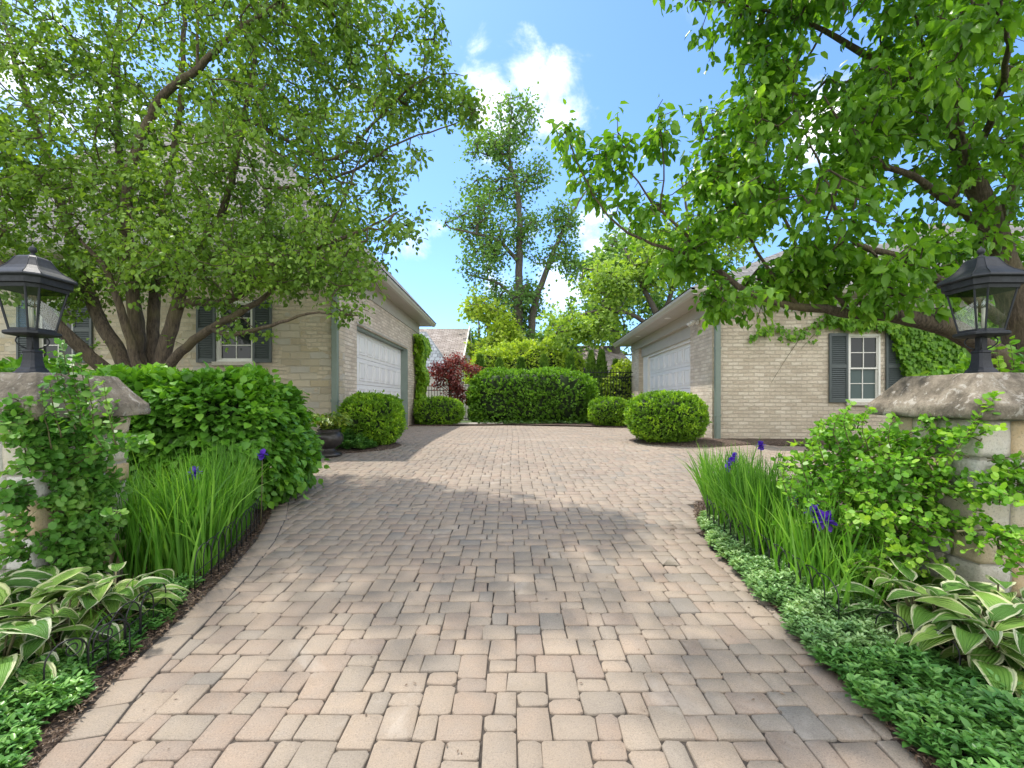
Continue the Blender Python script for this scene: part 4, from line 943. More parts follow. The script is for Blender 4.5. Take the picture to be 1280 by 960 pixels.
bL = Bl([(60, 110, 6.6, 150, 140, 1.5, 478), (200, 70, 6.8, 160, 120, 1.6, 493), (340, 70, 6.4, 120, 110, 1.4, 435), (440, 50, 6.2, 95, 80, 1.1, 275), (520, 115, 5.9, 62, 45, .7, 130), (572, 140, 5.8, 30, 26, .35, 49),
 (520, 30, 6.0, 35, 40, .5, 37), (330, 220, 6.2, 150, 100, 1.3, 478), (150, 250, 6.4, 170, 110, 1.5, 522), (20, 270, 6.6, 110, 110, 1.4, 348), (250, 325, 5.9, 140, 60, 1.1, 271), (400, 290, 5.8, 80, 70, .9, 162),
 (350, 342, 5.8, 80, 28, .7, 104), (430, 345, 5.6, 62, 28, .6, 58), (420, 388, 5.5, 45, 8, .3, 17), (495, 280, 5.5, 45, 35, .4, 29), (120, 335, 6.4, 120, 40, 1.0, 188), (470, 190, 5.9, 60, 60, .7, 92), (50, 365, 6.2, 70, 34, .8, 101),
 (300, 405, 5.9, 50, 22, .5, 12), (200, -110, 6.7, 360, 110, 2.0, 478), (-110, 150, 6.6, 90, 220, 1.6, 174), (110, 420, 6.2, 22, 18, .3, 2), (222, 420, 6.2, 18, 20, .3, 1) ,]) + [(np.array([-.9, 4.4, 7.2]), np.array([.8, .45, .5]), 190), (np.array([-.2, 4.0, 7.3]), np.array([.6, .4, .4]), 110), (np.array([-2.2, 5.2, 7.2]), np.array([1.0, .8, .6]), 80)]
tree('pear_tree', B0, limL, bL, M['pear_l'], M['bark'], 'many stemmed spreading pear tree behind the left hedge, leaning over the left garage', L=.068, per=7, tail=3, hole=.2, nfreq=1.1, spread=.10, wid=.85, rtip=.0028, droop=.45)
# ---- right pear tree, trunk behind the right lantern
B1 = (5.15, 4.55, float(gz(4.55))-.1)
limR = [
 (Wp([(1298, 640, 4.55), (1292, 520, 4.5), (1285, 440, 4.5), (1272, 390, 4.5), (1262, 350, 4.5), (1245, 300, 4.5), (1232, 262, 4.5), (1222, 235, 4.5), (1207, 210, 4.5), (1193, 160, 4.5), (1185, 90, 4.5), (1182, 0, 4.5), (1170, -120, 4.5)]), (0.215, 0.1814, 0.1613, 0.1478, 0.1277, 0.1142, 0.1008, 0.08736, 0.08064, 0.0672, 0.05376, 0.04032, 0.02016)),
 (Wp([(1290, 500, 4.5), (1262, 458, 4.35), (1230, 432, 4.25), (1184, 407, 4.15), (1150, 399, 4.1), (1111, 395, 4.1), (1063, 390, 4.15), (1030, 389, 4.2), (999, 384, 4.25), (951, 374, 4.3), (922, 358, 4.35), (895, 336, 4.4), (873, 320, 4.4), (850, 314, 4.4), (830, 310, 4.45), (781, 291, 4.5), (752, 262, 4.5), (723, 208, 4.5), (706, 165, 4.5)]), (0.1142, 0.1008, 0.09408, 0.084, 0.07392, 0.05712, 0.0457, 0.04032, 0.03629, 0.02957, 0.02688, 0.02419, 0.0215, 0.01747, 0.01478, 0.0121, 0.008736, 0.006048, 0.00336)),
 (Wp([(873, 320, 4.4), (858, 291, 4.4), (825, 262, 4.4), (800, 240, 4.4), (782, 205, 4.4), (772, 165, 4.4)]), (0.01747, 0.01478, 0.0121, 0.008736, 0.006048, 0.00336)),
 (Wp([(825, 262, 4.4), (832, 220, 4.35), (826, 170, 4.3), (822, 135, 4.3)]), (0.009408, 0.007392, 0.005376, 0.002688)),
 (Wp([(1250, 400, 4.5), (1215, 372, 4.35), (1178, 354, 4.2), (1155, 336, 4.1), (1135, 321, 4.1), (1105, 315, 4.0), (1077, 311, 4.0), (1060, 300, 4.0), (1052, 286, 4.0), (1040, 240, 4.0), (1020, 200, 4.0), (1000, 150, 4.0)]), (0.05376, 0.04704, 0.04032, 0.0336, 0.03024, 0.02688, 0.02419, 0.02016, 0.01747, 0.01344, 0.008736, 0.004032)),
 (Wp([(1193, 165, 4.5), (1174, 118, 4.4), (1125, 94, 4.3), (1100, 78, 4.2), (1077, 63, 4.2), (1053, 48, 4.2), (1028, 39, 4.2), (985, 19, 4.2), (931, 5, 4.3), (870, 0, 4.4)]), (0.05712, 0.04704, 0.03696, 0.03226, 0.02822, 0.02419, 0.02016, 0.01478, 0.009408, 0.004032)),
 (Wp([(1232, 290, 4.5), (1200, 262, 4.4), (1165, 236, 4.3), (1130, 215, 4.2), (1095, 205, 4.2), (1060, 170, 4.1), (1030, 120, 4.0)]), (0.04704, 0.04032, 0.0336, 0.02688, 0.02016, 0.01344, 0.00672)),
 (Wp([(1190, 258, 4.4), (1200, 225, 4.35), (1210, 190, 4.3), (1196, 140, 4.2), (1190, 80, 4.1)]), (0.02688, 0.02352, 0.02016, 0.01478, 0.00672)),
 (Wp([(1250, 290, 4.5), (1275, 200, 4.4), (1320, 100, 4.3)]), (0.05376, 0.04032, 0.02016)),
 (Wp([(1215, 200, 4.5), (1250, 120, 4.0), (1262, 50, 3.4), (1250, 0, 3.1)]), (0.0336, 0.02688, 0.0168, 0.008064)),
 (Wp([(999, 384, 4.25), (960, 340, 4.4), (930, 280, 4.5), (905, 220, 4.5), (890, 170, 4.5)]), (0.01882, 0.01613, 0.0121, 0.008064, 0.004032)),
 (Wp([(1063, 390, 4.15), (1020, 340, 4.3), (990, 300, 4.4), (970, 240, 4.4), (955, 180, 4.4), (940, 120, 4.4)]), (0.02016, 0.01747, 0.01478, 0.0121, 0.008064, 0.004032)),
 (Wp([(1028, 39, 4.2), (1000, 90, 4.3), (960, 120, 4.4), (930, 150, 4.4)]), (0.01075, 0.008736, 0.00672, 0.00336)),
 (Wp([(1185, 40, 4.5), (1100, -60, 4.0), (1000, -140, 3.7), (880, -220, 3.6)]), (0.0336, 0.02688, 0.02016, 0.008064)),
]
bR = Bl([(1190, 50, 4.3, 130, 100, 1.0, 212), (1060, 55, 4.2, 120, 80, 1.0, 187), (960, 15, 4.3, 95, 32, .7, 75), (950, 130, 4.4, 75, 62, .7, 106), (1060, 165, 4.3, 105, 80, .9, 175), (1200, 190, 4.4, 110, 100, 1.1, 187),
 (905, 210, 4.5, 48, 55, .5, 56), (960, 240, 4.4, 105, 60, .8, 125), (1010, 310, 4.3, 120, 60, .9, 150), (880, 300, 4.4, 60, 36, .5, 57), (800, 262, 4.45, 45, 34, .35, 37), (745, 225, 4.5, 30, 40, .3, 30), (706, 178, 4.5, 20, 26, .25, 16),
 (823, 160, 4.35, 20, 36, .3, 22), (775, 180, 4.4, 18, 45, .3, 20), (940, 365, 4.3, 60, 36, .6, 57), (1080, 335, 4.1, 105, 50, .9, 106), (1200, 320, 4.7, 75, 55, .9, 75), (1110, 380, 4.0, 80, 20, .4, 27), (1250, 330, 4.9, 60, 80, .6, 50),
 (1245, 50, 3.05, 55, 60, .4, 32), (1060, -110, 4.0, 260, 95, 1.1, 262), (900, -210, 3.7, 200, 90, 1.0, 150), (1330, 150, 4.4, 60, 200, 1.0, 100), (850, 330, 4.4, 40, 16, .3, 15)])
tree('pear_tree', B1, limR, bR, M['pear_r'], M['bark'], 'nearer pear tree on the right, its thick low limb arching behind the right lantern', L=.098, per=5, tail=3, step=.13, hole=.10, nfreq=1.6, spread=.085, rtip=.003, droop=.75, wid=.74)
# ---- tall sparse tree at the back
tall = [
 (Wp([(655, 520, 28), (649, 430, 28), (648, 380, 28), (650, 300, 28), (648, 240, 28), (640, 215, 28), (634, 180, 28), (640, 140, 28)]), (.34, .28, .25, .2, .16, .12, .08, .03)),
 (Wp([(668, 500, 28), (662, 430, 28), (668, 380, 28), (683, 335, 28), (700, 295, 28), (722, 255, 28), (735, 235, 28)]), (.28, .24, .2, .16, .12, .08, .03)),
 (Wp([(640, 215, 28), (620, 195, 28), (598, 190, 27.5)]), (.11, .08, .03)),
 (Wp([(650, 330, 28), (625, 300, 27.5), (590, 290, 27), (562, 285, 26.8)]), (.14, .1, .07, .03)),
 (Wp([(649, 380, 28), (620, 350, 27.5), (590, 345, 27)]), (.12, .08, .03)),
]
bT = Bl([(645, 150, 28, 34, 28, 1.4, 90), (622, 190, 28, 42, 22, 1.6, 115), (625, 240, 28, 48, 24, 1.8, 132), (600, 285, 27.5, 48, 30, 1.8, 148), (600, 335, 27.5, 36, 28, 1.8, 99), (655, 285, 28, 26, 40, 1.6, 82), (705, 285, 28, 30, 30, 1.6, 90), (700, 325, 28, 34, 24, 1.6, 73), (668, 215, 28, 28, 16, 1.2, 36), (640, 380, 28, 44, 30, 2, 214), (665, 410, 28, 30, 26, 2, 148)])
tree('tall_tree', on(.4, 28), tall, bT, M['farA'], M['bark_far'], 'tall sparse tree with two grey trunks rising at the centre behind the hedge', step=.5, L=.21, per=8, tail=3, hole=.02, nfreq=.6, tpl=LEAF4, rtip=.016, maxr=.09, spread=.5, droop=.1, sides=4)
def backtree(name, px, D, base_r, limbs, blobs, mat, label, L=.3, per=10, **k):
    l = [(Wp([(a, b, D+dd) for (a, b, dd) in pts]), rr_) for pts, rr_ in limbs]
    kw = dict(step=.5, L=L, per=per, tail=3, hole=.05, nfreq=.5, tpl=LEAF4, rtip=.014, maxr=.09, spread=.38, droop=.15, sides=4, group='trees beyond the court'); kw.update(k)
    return tree(name, on((px-640)/F*D, D), l, Bl([(a, b, D+dd, rx, ry, rd, n) for (a, b, dd, rx, ry, rd, n) in blobs]), mat, M['bark_far'], label, **kw)
backtree('bright_tree', 612, 26, .2, [([(612, 510, 0), (612, 440, 0), (610, 400, 0), (605, 370, 0)], (.2, .16, .1, .03))],
 [(612, 420, 0, 36, 40, 1.6, 150), (600, 390, 0, 24, 24, 1.2, 50), (640, 430, -.5, 30, 22, 1.2, 70)], M['limehedge'], 'small yellow green tree left of the tall trunks, beside the slate roofed house', L=.24)
backtree('locust_tree', 838, 21, .2, [([(838, 520, 0), (835, 440, 0), (822, 395, 0), (800, 350, 0), (780, 310, 0)], (.24, .19, .15, .09, .04)), ([(828, 415, 0), (795, 395, 0), (760, 385, -.4), (725, 390, -.6), (700, 410, -.8)], (.12, .1, .07, .05, .02)), ([(826, 400, 0), (850, 340, 0), (862, 270, 0), (850, 220, 0)], (.12, .09, .06, .03)), ([(800, 350, 0), (760, 340, 0), (730, 335, 0)], (.06, .04, .02))],
 [(835, 300, 0, 50, 36, 1.8, 120), (800, 340, 0, 62, 34, 1.8, 150), (860, 320, 0, 40, 44, 1.8, 80), (758, 355, -.3, 36, 26, 1.4, 60), (715, 400, -.6, 38, 28, 1.4, 90), (770, 405, -.4, 45, 24, 1.4, 80), (905, 300, 0, 50, 50, 1.8, 90), (870, 235, 0, 36, 26, 1.4, 24), (825, 420, 0, 26, 30, 1.2, 40)], M['farB'], 'spreading yellow green locust tree behind the right garage roof', L=.2, per=11, step=.45)
backtree('background_tree', 770, 34, .2, [([(770, 480, 0), (770, 420, 0), (768, 360, 0), (765, 300, 0)], (.4, .3, .2, .06))],
 [(770, 330, 0, 55, 60, 3, 130), (745, 400, 0, 50, 30, 3, 90), (810, 400, 0, 50, 40, 3, 100), (700, 425, 0, 40, 16, 2, 40)], M['farA'], 'dark green far tree showing through the locust branches', L=.4, per=8)
backtree('background_tree', 560, 40, .2, [([(600, 480, 0), (600, 440, 0), (598, 400, 0)], (.3, .2, .06))],
 [(600, 420, 0, 22, 36, 2, 60), (640, 440, 0, 50, 14, 2, 60)], M['farA'], 'dark narrow far tree behind the small yellow green tree', L=.4, per=8)
backtree('background_tree', 30, 20, .2, [([(-60, 520, 0), (-50, 440, 0), (-40, 330, 0)], (.4, .3, .08))],
 [(-40, 330, 0, 90, 130, 3, 150)], M['farA'], 'green far tree beyond the left edge behind the left lantern', L=.35, per=8)
# ---- red maple
bM_ = Bl([(553, 462, 17, 16, 12, .6, 60), (568, 452, 17, 16, 9, .6, 44), (578, 475, 16.8, 18, 15, .6, 60), (590, 465, 16.8, 12, 10, .5, 26), (572, 495, 16.7, 16, 12, .5, 40), (545, 478, 17, 8, 8, .4, 12)])
tree('red_maple', on(-2.2, 17), [(Wp([(564, 535, 17), (563, 500, 17), (562, 478, 17), (555, 465, 17)]), (.05, .045, .035, .015)), (Wp([(562, 485, 17), (575, 470, 17), (588, 468, 16.9)]), (.03, .02, .01)), (Wp([(563, 500, 17), (572, 492, 16.9), (582, 488, 16.8)]), (.025, .018, .008))], bM_, M['maple'], M['bark'],
 'small dark red maple beside the vine and iron fence at the far left', step=.16, L=.11, per=7, tail=2, hole=.2, tpl=LEAF4, spread=.13, rtip=.004, wid=.7)
# ================================================================== climbing plants
def wall_vine(name, pts_fn, n, L, mat, label, root_loc, stems, tpl=LOBED, out_=(1,0,0), droop=1.0, group=None):
    root = empty(name, root_loc, label=label, cat='vine', group=group)
    P = np.array([pts_fn() for _ in range(n)]); o = np.array(out_, float)
    D = unit(o*.25+np.array([0,0,-1.])*droop+rng.normal(0,.35,P.shape)); NN = unit(o+np.array([0,0,.5])+rng.normal(0,.25,P.shape))
    leaves('foliage', P, D, NN, L*rng.uniform(.6, 1.25, n), mat, root, root_loc, tpl, .95)
    m = MB()
    for s in stems: m.tube([np.array(p)-np.array(root_loc) for p in s], list(np.linspace(.006, .0025, len(s))), 5)
    m.build('stems', M['stem'], root); return root
# vine on the far end of the left garage wall
def vf():
    z = rng.random(); zz = .5+z*3.05; w_ = .50+.18*math.sin(z*7+1)
    y = 15.85+rng.uniform(-1, 1)*w_*(1 if z > .25 else .8); return (-3.30+rng.random()**.7*.34*(.6+.5*math.sin(z*9)**2), y+.3, zz)
wall_vine('climbing_vine', vf, 5200, .12, M['vinewall'], 'bright green vine climbing the far end of the left garage wall', (-3.3, 16, .46),
          [[(-3.3, 15.7+k*.2, .5), (-3.27, 15.8+k*.15, 1.5), (-3.28, 15.6+k*.3, 2.5), (-3.25, 15.8, 3.5)] for k in range(3)], out_=(1, -.35, 0))
# ivy on the right garage front
cR, sR = math.cos(R(-2.8)), math.sin(R(-2.8))
def RL(lx, ly, lz): return (4.2+lx*cR-ly*sR, 9.74+lx*sR+ly*cR, .46+lz)
def iv():
    while True:
        x, z = rng.uniform(2.3, 6.4), rng.uniform(.9, 2.75)
        e = noise.noise(Vector((x*1.7, z*1.7, 3)))*.35
        low = 2.22 if x < 3.55 else (1.35-.1*(x-3.8)) if x > 3.8 else 2.22-(x-3.55)*3.4
        if x < 2.9: low = 2.45-(x-2.3)*.25
        if z > low+e*.5 and z < 2.72: return RL(x, -.03-.16*rng.random()**1.3, z)
wall_vine('ivy', iv, 5200, .105, M['ivy'], 'green ivy spreading over the right garage wall beside and above the shuttered window', RL(4.6, 0, 0), [[RL(4.8, -.03, -.1), RL(4.6, -.03, 1), RL(4.2, -.03, 2), RL(3.2, -.03, 2.5)], [RL(5, -.03, -.1), RL(5.2, -.03, 1), RL(5.1, -.03, 2.4)]], out_=(sR*0, -1, 0))
def iv2():
    t = rng.random(); x = .75+1.9*t; z = 2.12+.33*t+.12*math.sin(t*9)+rng.normal(0, .035+.10*t); return RL(x, -.03-.08*rng.random(), min(z, 2.66))
o = wall_vine('ivy', iv2, 190, .085, M['ivy'], 'thin trailing ivy runner on bare brick, left of the shuttered right garage window', RL(1.5, 0, 2.2), [[RL(2.7, -.02, 2.5), RL(1.9, -.02, 2.3), RL(1.2, -.02, 2.2), RL(.7, -.02, 2.1)], [RL(1.9, -.02, 2.3), RL(1.5, -.02, 1.7), RL(1.2, -.02, 1.2)], [RL(2.2, -.02, 2.35), RL(1.8, -.02, 1.9)]], out_=(0, -1, 0))
# climber on the left pillar / sprawling shrub on the right pillar: arching stems with paired leaves
def stems_plant(name, label, cat, root_loc, stems, mat, L=.036, gap=.030, per=3, tpl=LEAFR, wid=1.0, filler=None):
    root = empty(name, root_loc, label=label, cat=cat); rl = np.array(root_loc); m = MB(); P = []; D = []; NN = []; RR = []
    for s in stems:
        s = [np.array(p, float) for p in s]; Q, _ = smooth(s, [1]*len(s), .03); 
        m.tube([q-rl for q in Q], list(np.linspace(.004, .0015, len(Q))), 4)
        cr = rng.uniform(-.2, .2)
        for i in range(1, len(Q)):
            t = unit(Q[i]-Q[i-1]); 
            for k in range(per):
                d = rand_unit(1)[0]; d = d-t*d.dot(t)*.7; P.append(Q[i]+rng.normal(0, .006, 3)); D.append(d+t*.35+np.array([0,0,.1])); RR.append(np.clip(.25+cr+.5*(i/len(Q))**2+rng.normal(0, .15), 0, 1))
    P = np.array(P); D = np.array(D); NN = unit(np.array([0,0,1.])+np.array([0,-.5,0])+rng.normal(0,.45,P.shape))
    m.build('stems', M['stem'], root)
    leaves('foliage', P, D, NN, L*rng.uniform(.6, 1.25, len(P)), mat, root, rl, tpl, wid, rnd=np.array(RR)); return root
st = []
for k in range(520):                       # over the corner and inner side of the left pillar
    zt = rng.random(); z = .14+1.14*zt
    y = 2.50+.46*rng.random()*(.6+.4*zt)-.07*(zt > .7); x = -2.50
    if rng.random() < .16: y = 2.43; x = -2.50-.07*rng.random()*(.3+zt)
    b_ = np.array([x, y, z]); o = rng.uniform(.03, .12)*(.75+.35*math.sin(zt*5)); dy = rng.normal(0, .07); dz = rng.uniform(-.06, .12)
    n_ = np.array([1., 0, 0]) if y > 2.435 else np.array([.3, -1., 0])
    st.append([b_, b_+n_*o*.6+np.array([0, dy*.5, dz*.7]), b_+n_*o+np.array([0, dy-.03, dz*.5])])
for (px, py) in ((72, 445), (90, 455), (60, 470), (110, 470), (130, 480), (30, 500), (78, 430), (50, 485), (95, 480), (70, 460), (100, 445), (20, 515)):
    p = W(px, py, 2.38); st.append([p+np.array([rng.normal(.02, .03), .06, -.32]), p+np.array([0, .02, -.12]), p])
for (px, py) in ((186, 552), (165, 560), (178, 545), (150, 640), (10, 520)):
    p = W(px, py, 2.5); st.append([(-2.45, 2.6, p[2]-.1), p*.5+np.array([-2.45, 2.6, p[2]-.04])*.5, p])
stems_plant('climber', 'leafy green climber covering the driveway side of the left gate pillar', 'climber', (-2.45, 2.6, .12), st, M['shrubL'], L=.038, per=3, wid=.85)
st = []
for k in range(760):                        # sprawling shrub before the inner face of the right pillar
    while True:
        u = rng.uniform(-1, 1, 3)
        if (u**2).sum() < 1: break
    lo = rng.random() < .34
    p = np.array([2.17, 2.95, .74])+u*np.array([.34, .42, .44]) if not lo else np.array([2.06, 2.80, .55])+u*np.array([.30, .42, .36])
    p[0] = min(p[0], 2.46)
    q = p+np.array([rng.normal(-.02, .09), -rng.uniform(0, .13), rng.uniform(-.04, .10)])
    st.append([p, (p+q)/2+np.array([0, 0, .03]), q])
for k in range(150):                        # arms trained over the inner face and round the corner
    z = (1.06, .80, .60)[k % 3]+rng.normal(0, .05); y = 2.3+.75*rng.random()
    if k % 3 == 0 and y < 2.42: y += .3
    p = np.array([2.46, y, z+.08*(2.7-y)]); q = p+np.array([-rng.uniform(.02, .13), rng.normal(-.05, .07), rng.uniform(-.06, .08)]); st.append([p, (p+q)/2+np.array([0,0,.02]), q])
for k in range(70):
    t = rng.random(); p = np.array([2.48+.5*t, 2.44, .92-.10*t+rng.normal(0, .045)]); q = p+np.array([rng.normal(.02, .07), -rng.uniform(.02, .12), rng.uniform(-.06, .09)]); st.append([p, (p+q)/2+np.array([0,0,.02]), q])
for k in range(16):
    p = np.array([2.47, 2.36, .62+rng.normal(0, .06)]); q = p+np.array([rng.normal(.02, .08), -rng.uniform(.05, .15), rng.uniform(-.1, .05)]); st.append([p, (p+q)/2, q])
for (px, py) in ((1238, 497), (1226, 515), (1062, 505), (1085, 512), (1118, 522), (1246, 492), (1010, 560), (985, 575), (1030, 530), (1050, 515), (995, 590), (1230, 505)):
    p = W(px, py, 2.40 if px > 1150 else 2.7); st.append([p+np.array([-.1 if px > 1150 else .04, .05, -.24]), p+np.array([-.03, .02, -.1]), p])
stems_plant('sprawling_shrub', 'bright green sprawling shrub leaning on the right gate pillar', 'shrub', (2.0, 2.9, .14), st, M['shrub'], L=.032, gap=.03, per=3, wid=.85)
m = MB(); m.tube([(2.3, 2.40, .62), (2.5, 2.39, .635), (2.7, 2.40, .64), (3.0, 2.43, .62), (3.3, 2.45, .60)], .006, 6)
setp(m.build('dry_stem', M['stem']), 'long bare woody stem lying across the right gate pillar', 'stem')
# green growth right of the right pillar, and shrub behind
c, r = SH(7.3, 6.8, .9, .7, 1.6); shrub('broadleaf_shrub', c, r, 5200, .09, M['hedge'], 'leafy green shrub behind the right lantern, below the thick tree limb', nz=.15, depth=.3, tpl=LEAF6)
st = []
for (px, py) in ((1160, 478), (1150, 470), (1142, 486), (1262, 425), (1245, 432), (1272, 455), (1255, 462), (1240, 455), (1278, 440)):
    p = W(px, py, 3.25); st.append([p+np.array([.1, .1, -.45]), p+np.array([.03, 0, -.15]), p])
stems_plant('climber', 'pale green climbing shoots rising behind the right pillar cap', 'climber', (3.2, 3.3, .2), st, M['shrub'], L=.05, per=2)
# ================================================================== irises
def iris(label, pts, n, hmin, hmax, flowers, lean=(0, 0)):
    P = np.array(pts); c = P.mean(0); root = empty('iris_clump', on(c[0], c[1]), label=label, cat='iris', group='purple flowered iris clumps'); rl = np.array(on(c[0], c[1]))
    k = rng.integers(0, len(P)-1, n); t = rng.random(n)[:, None]; B = P[k]*(1-t)+P[k+1]*t; B = B+rng.normal(0, .085, (n, 2)); B[:, 0] = np.where(c[0] > 0, np.maximum(B[:, 0], np.interp(B[:, 1], RIGHT[:, 0], RIGHT[:, 1])+.13), np.minimum(B[:, 0], np.interp(B[:, 1], LEFT[:, 0], LEFT[:, 1])-.12))
    z = gz(B[:, 1])+.01; H = rng.uniform(hmin, hmax, n); az = rng.random(n)*6.283; le = rng.uniform(.03, .27, n)
    cur = rng.random(n)**3*.8; wd = rng.uniform(.004, .0085, n); wz = rng.random(n)*3.14; S = 7; VV = np.zeros((n, S, 2, 3))
    for s in range(S):
        u = s/(S-1); off = (le*u+cur*u**3*.5)*H; zz = z+H*(u-.25*cur*u**3-.1*le*u*u)
        cx_ = B[:, 0]+np.cos(az)*off+lean[0]*u*H; cy_ = B[:, 1]+np.sin(az)*off+lean[1]*u*H; w_ = wd*(1-u**3)*(1 if s < S-1 else .1)+.0004
        VV[:, s, 0] = np.stack([cx_-np.cos(wz)*w_, cy_-np.sin(wz)*w_, zz], 1); VV[:, s, 1] = np.stack([cx_+np.cos(wz)*w_, cy_+np.sin(wz)*w_, zz], 1)
    f = np.array([[2*s, 2*s+1, 2*s+3, 2*s+2] for s in range(S-1)]); F_ = (f[None]+(np.arange(n)*2*S)[:, None, None]).reshape(-1, 4)
    mesh_np('blades', VV.reshape(-1, 3), F_, M['iris'], root, rnd=np.repeat(rng.random(n), 2*S), loc=rl)
    for (p, sc) in flowers:
        fl = empty('flower', tuple(np.array(p)-rl)); fl.parent = root
        A = rng.random()*6; Pn = []; Dn = []; Nn = []; Ls = []
        for j in range(3):
            a = A+j*2.094; Pn.append((0,0,0)); Dn.append((math.cos(a), math.sin(a), -.15)); Nn.append((0,0,1)); Ls.append(.052*sc)
            Pn.append((0,0,0)); Dn.append((math.cos(a)*.5, math.sin(a)*.5, -.8)); Nn.append((math.cos(a), math.sin(a), .3)); Ls.append(.052*sc)
            a += 1.05; Pn.append((0,0,0)); Dn.append((math.cos(a)*.45, math.sin(a)*.45, 1)); Nn.append((-math.cos(a), -math.sin(a), .3)); Ls.append(.052*sc)
            a += .5; Pn.append((0,0,0)); Dn.append((math.cos(a), math.sin(a), .25)); Nn.append((0,0,1)); Ls.append(.05*sc)
        leaves('petals', np.array(Pn, float), np.array(Dn), np.array(Nn, float), np.array(Ls), M['petal'], fl, tpl=LEAFR, wid=1.0)
        g = float(gz(p[1]))-rl[2]; sm = MB(); q = np.array(p)-rl; sm.tube([(q[0]*.97, q[1]*.97, g), (q[0]*.99, q[1]*.99, (g+q[2])/2), tuple(q)], [.005, .004, .004], 5); sm.build('flower_stalk', M['stem'], root)
    return root
iris('dense iris clump in front of the left hedge, behind the wire edging', [(-2.30, 2.95), (-2.12, 3.05), (-2.20, 3.35), (-2.3, 3.65), (-2.42, 3.95), (-2.30, 3.3), (-2.05, 3.0), (-2.16, 3.6), (-2.5, 3.5), (-2.3, 4.0), (-2.6, 3.2), (-2.45, 3.0)], 1500, .42, .80, [(W(243, 592, 3.3), 1.1), (W(328, 568, 3.95), 1.0)], lean=(.0, -.05))
iris('iris clump with several purple flowers between the wire edging and the bright shrub', [(1.72, 4.0), (1.78, 4.2), (1.95, 4.4), (1.85, 4.0), (1.75, 3.6), (1.85, 3.5), (1.72, 3.2), (2.0, 3.9), (2.2, 4.5), (1.9, 3.3), (2.4, 4.7), (1.80, 2.9), (1.78, 2.6), (1.74, 3.1), (1.78, 3.5), (2.1, 4.2)], 1500, .42, .72,
     [(W(913, 577, 3.9), .8), (W(918, 571, 3.95), .8), (W(909, 585, 3.9), .7), (W(951, 557, 4.1), .9), (W(993, 625, 3.1), 1.0), (W(1017, 640, 2.75), 1.0), (W(1031, 651, 2.6), 1.25)], lean=(-.04, -.04))
iris('small late iris tuft beside the hoop edging under the bright shrub', [(1.72, 2.42), (1.80, 2.5), (1.76, 2.6), (1.84, 2.5), (1.72, 2.7)], 150, .25, .5, [])
iris('thin iris tuft standing in the left hosta', [(-1.92, 2.1), (-1.90, 2.12), (-1.93, 2.14)], 16, .18, .32, [])
# ================================================================== hostas
def hosta(label, c, spots, n, Ls, seed):
    rg = np.random.default_rng(seed); rl = np.array(on(*c)); root = empty('hosta', tuple(rl), label=label, cat='hosta', group='white edged hostas by the pillars')
    NU, NV = 9, 7; VV = []; UV = []; FF = []; RR = []; b = 0; st = MB()
    for i in range(n):
        s = spots[i % len(spots)]; az = rg.uniform(0, 6.283); r0 = rg.uniform(.02, .12); el = rg.uniform(.15, 1.0); L = rg.uniform(*Ls)*(1 if rg.random() < .7 else .7); Wd = L*rg.uniform(.46, .66)
        base = np.array([s[0], s[1], float(gz(s[1]))+.0]); h = .08+.20*el*rg.uniform(.7, 1.1)
        p0 = base+np.array([math.cos(az), math.sin(az), 0])*(r0+.12*(1-el))+np.array([0, 0, h])
        st.tube([base-rl, (base+p0)/2-rl+np.array([0, 0, .02]), p0-rl], [.006, .005, .004], 5)
        dirh = np.array([math.cos(az), math.sin(az), 0]); side = np.array([-math.sin(az), math.cos(az), 0]); e0 = math.radians(55*el-5); bend = math.radians(rg.uniform(45, 95)); tw = rg.normal(0, .25); ph = rg.random()*6
        p = p0.copy(); verts = []
        for u in range(NU):
            t = u/(NU-1); a = e0-bend*t
            if u: p = p+(dirh*math.cos(a)+np.array([0, 0, math.sin(a)]))*L/(NU-1)
            nrm = -dirh*math.sin(a)+np.array([0, 0, math.cos(a)]); wv = Wd/2*(math.sin(math.pi*min(1, .04+t**.75*.96))**.8*(1-.25*t)+.01)
            for v in range(NV):
                s_ = -1+2*v/(NV-1); sd2 = side*math.cos(tw)+nrm*math.sin(tw)
                cup = .22*wv*abs(s_)**1.4+.10*wv*math.sin(t*9+ph+s_)*abs(s_)
                verts.append(p+sd2*s_*wv+nrm*cup); UV.append((t, s_*(1 if t < .8 else 1+(t-.8)*1.2)))
        VV += verts; RR += [rg.random()]*(NU*NV)
        for u in range(NU-1):
            for v in range(NV-1): FF.append([b+u*NV+v, b+u*NV+v+1, b+(u+1)*NV+v+1, b+(u+1)*NV+v])
        b += NU*NV
    mesh_np('leaves', np.array(VV), np.array(FF), M['hosta'], root, rnd=np.array(RR), uv=np.array(UV), smooth=True, loc=rl); st.build('leaf_stalks', M['stem'], root); return root
hosta('white edged hosta clump at the foot of the left gate pillar', (-2.15, 2.1), [(-2.08, 2.14), (-2.25, 2.1), (-2.45, 2.05), (-2.15, 1.95), (-2.35, 1.88), (-2.02, 2.28), (-2.55, 2.2), (-2.3, 2.28), (-2.05, 2.38), (-2.65, 2.0)], 270, (.15, .235), 4)
hosta('white edged hosta clump at the foot of the right gate pillar', (2.2, 2.1), [(2.0, 2.15), (2.2, 2.2), (2.4, 2.1), (2.08, 1.95), (2.3, 1.9), (1.98, 1.98), (2.4, 2.3), (2.15, 2.05), (1.98, 2.25), (2.1, 1.85)], 230, (.16, .25), 5)
